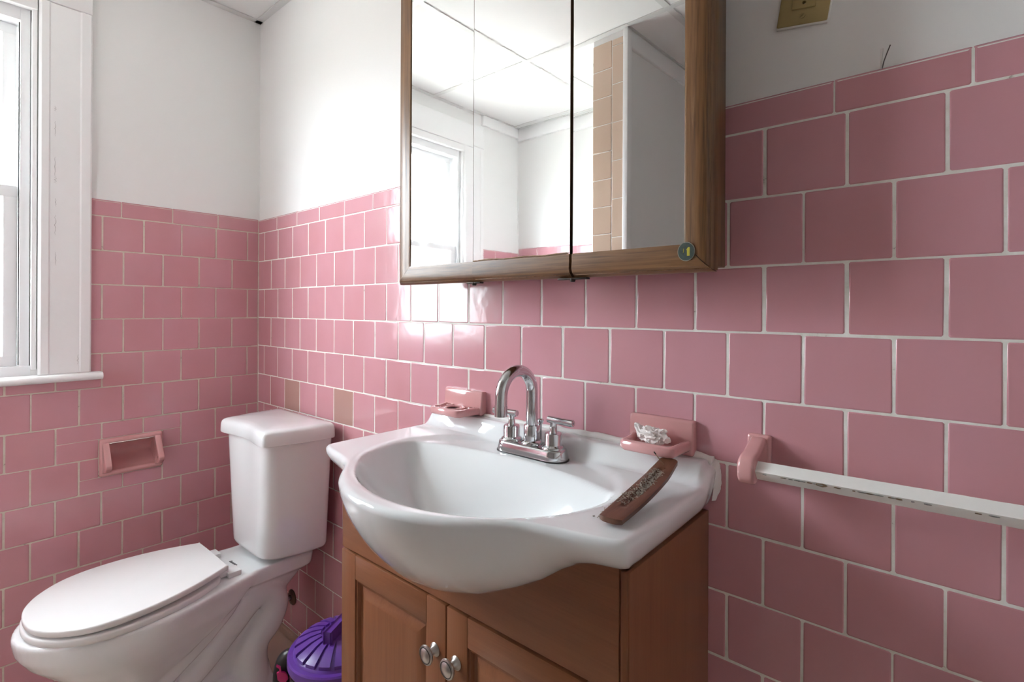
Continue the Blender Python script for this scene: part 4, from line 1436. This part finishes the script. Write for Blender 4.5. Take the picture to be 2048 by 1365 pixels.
V = []; F = []
top = {}; bot = {}
for i in range(NT + 1):
    t = i / NT
    for j in range(NU + 1):
        u = -1 + 2 * j / NU
        # blunt rounded ends
        tt = t
        if t < .06: tt = .06 - (.06 - t) * (1 - .35 * abs(u) ** 3)
        if t > .94: tt = .94 + (t - .94) * (1 - .35 * abs(u) ** 3)
        top[i, j] = len(V); V.append(inc_pt(tt, u, inc_top(t, u)))
        bot[i, j] = len(V); V.append(inc_pt(tt, u * .97, .0))
for i in range(NT):
    for j in range(NU):
        F.append((top[i, j], top[i, j + 1], top[i + 1, j + 1], top[i + 1, j]))
        F.append((bot[i, j], bot[i + 1, j], bot[i + 1, j + 1], bot[i, j + 1]))
    F.append((top[i, 0], top[i + 1, 0], bot[i + 1, 0], bot[i, 0]))
    F.append((top[i, NU], bot[i, NU], bot[i + 1, NU], top[i + 1, NU]))
for j in range(NU):
    F.append((top[0, j], bot[0, j], bot[0, j + 1], top[0, j + 1]))
    F.append((top[NT, j], top[NT, j + 1], bot[NT, j + 1], bot[NT, j]))
tray_ = mesh_obj('tray', V, F, M['incense_wood'], inc, 35)
for t, u in ((.83, .0), (.845, .25), (.83, -.3)):
    cut(tray_, *lathe([(0, 0), (.0011, 0), (.0011, .008), (0, .008)], 10, tuple(inc_pt(t, u, .0025))))
p0 = inc_pt(.905, .05, .002)
stp = thing('incense_stick', tuple(p0), 'thin burnt-down incense stick leaning from the wooden holder', 'incense stick')
tube_obj('stick', [p0, p0 + Vector((-.004, -.010, .012)), p0 + Vector((-.0085, -.020, .0245))], .0008, M['stick'], stp, 8)
tube_obj('charred_tip', [p0 + Vector((-.0082, -.0193, .0238)), p0 + Vector((-.0095, -.0225, .0278))], .0010, M['char'], stp, 8)
# ash crumbs
V = []; F = []
def crumb(c, r, stretch=1.0):
    n0 = len(V)
    ax = Matrix.Rotation(random.uniform(0, pi), 3, 'Z')
    for (x, y, z) in ((1, 0, 0), (-1, 0, 0), (0, 1, 0), (0, -1, 0), (0, 0, 1), (0, 0, -1)):
        q = ax @ Vector((x * r * stretch, y * r, z * r * .7)) * random.uniform(.7, 1.2)
        V.append(tuple(Vector(c) + q))
    for f in ((0, 2, 4), (2, 1, 4), (1, 3, 4), (3, 0, 4), (2, 0, 5), (1, 2, 5), (3, 1, 5), (0, 3, 5)):
        F.append(tuple(n0 + i for i in f))
for k in range(900):
    t = random.betavariate(1.6, 1.2) * .60 + .22
    u = random.gauss(-.12, .26) if t > .4 else random.gauss(-.5, .35)
    if abs(u) > .97: continue
    crumb(inc_pt(t, u, inc_top(t, u) + random.uniform(0, .0016)), random.uniform(.0004, .0013), random.uniform(1, 2.4))
for k in range(150):       # fallen on the porcelain beside the tray
    t = random.uniform(.08, .42)
    p = inc_pt(t, -1.0 - abs(random.gauss(0, .40)) , 0)
    x, y = p.x, p.y
    crumb((x, y, sink_top(x - SX, y) + .0007), random.uniform(.0005, .0013), random.uniform(1, 2.2))
ash = mesh_obj('ash', V, F, M['ash'], None, None, origin=tuple(A), label='grey incense ash crumbs lying in the wooden holder groove', cat='ash', kind='stuff')

# ------------------------------------------------------------------ pedal bin between toilet and vanity
BX, BYY, BH = .865, -.165, .299
bn = thing('waste_bin', (BX, BYY, 0), 'small waste bin with ribbed purple lid and black liner beside the vanity', 'bin')
BR = .118
body = mesh_obj('bin_body', *lathe([(0, 0), (BR * .80, 0), (BR * .82, .006), (BR * .93, BH - .02), (BR * .95, BH - .012), (BR * .93, BH - .012), (BR * .8, .012), (0, .012)], 48, (BX, BYY, .0)), M['purple'], bn, 40)
for k in range(18):
    a = 2 * pi * k / 18
    p = [(BX + BR * q * cos(a), BYY + BR * q * sin(a), z) for q, z in ((.825, .012), (.93, BH - .09))]
    tube_obj('body_rib', p, .0035, M['purple'], body, 8)
# black bag folded over the rim
V = []; F = []
NB = 64
rows = 12
for r_ in range(rows):
    h = r_ / (rows - 1)
    for k in range(NB):
        a = 2 * pi * k / NB
        w = BR * (.97 + .05 * h) + .004 * mnoise.noise((cos(a) * 6, sin(a) * 6, h * 3)) + .006 * h * mnoise.noise((cos(a) * 12, sin(a) * 12, 2))
        V.append((BX + w * cos(a), BYY + w * sin(a), BH - .006 - .075 * h - .012 * h * mnoise.noise((cos(a) * 3, sin(a) * 3, 9))))
for r_ in range(rows - 1): F += ring_faces(r_ * NB, (r_ + 1) * NB, NB)
mesh_obj('bin_liner', V, F, M['bag'], bn, 60)
# a pulled-out corner of the bag and the magenta bail clip on it
V, F = tube(spline([(BX - .085, BYY - .070, BH - .020), (BX - .102, BYY - .084, BH - .024), (BX - .110, BYY - .092, BH - .045), (BX - .110, BYY - .096, BH - .085), (BX - .104, BYY - .094, BH - .112), (BX - .094, BYY - .08, BH - .125)], 6), lambda s: .015 + .007 * sin(s * pi), 14)
lug = mesh_obj('side_lug', V, F, M['black'], bn, 60)
cl = Vector((BX - .089, BYY - .103, BH - .045))
def clipp(x, z, o): return cl + Vector((x * .51 + o * .86, x * .86 - o * .51, z))
shape = [(-.020 + .0 * 0, .012), (-.013, .014), (-.012, .026), (-.022, .034), (-.021, .040), (-.008, .030), (-.006, .013), (.006, .008), (.014, -.002), (.017, -.016), (.008, -.026), (-.006, -.024), (-.017, -.012)]
mesh_obj('clip', *loft([[clipp(x * .72, z * .72 - .008, 0) for x, z in shape], [clipp(x * .72, z * .72 - .008, .005) for x, z in shape]]), M['magenta'], lug, 40)
# lid: skirt, stepped dome with raised sectors, bar handle
lid = mesh_obj('lid', *lathe([(BR * .96, BH - .016), (BR * 1.03, BH - .016), (BR * 1.045, BH - .012), (BR * 1.045, BH + .006), (BR * 1.02, BH + .010), (BR * .93, BH + .010), (BR * .90, BH + .016), (BR * .62, BH + .034), (BR * .30, BH + .044), (0, BH + .046)], 64, (BX, BYY, 0)), M['purple'], bn, 35)
NS = 18
for k in range(NS):
    a0, a1 = 2 * pi * (k + .14) / NS, 2 * pi * (k + .86) / NS
    prof = [(.90, BH + .010), (.90, BH + .024), (.86, BH + .0275), (.60, BH + .0415), (.38, BH + .0475), (.37, BH + .040)]
    loops = []
    for q in range(4):
        a = a0 + (a1 - a0) * q / 3
        loops.append([(BX + BR * r_ * cos(a), BYY + BR * r_ * sin(a), z) for r_, z in prof])
    mesh_obj('lid_rib', *loft(loops), M['purple'], lid, 30)
HM = Matrix.Translation((BX, BYY, BH + .044)) @ Matrix.Rotation(radians(118), 4, 'Z')
bm = bmesh.new(); add_box(bm, -.055, .055, -.009, .009, -.004, .026, .004, 3, HM)
bm_obj('lid_handle', bm, M['purple'], lid, 40)
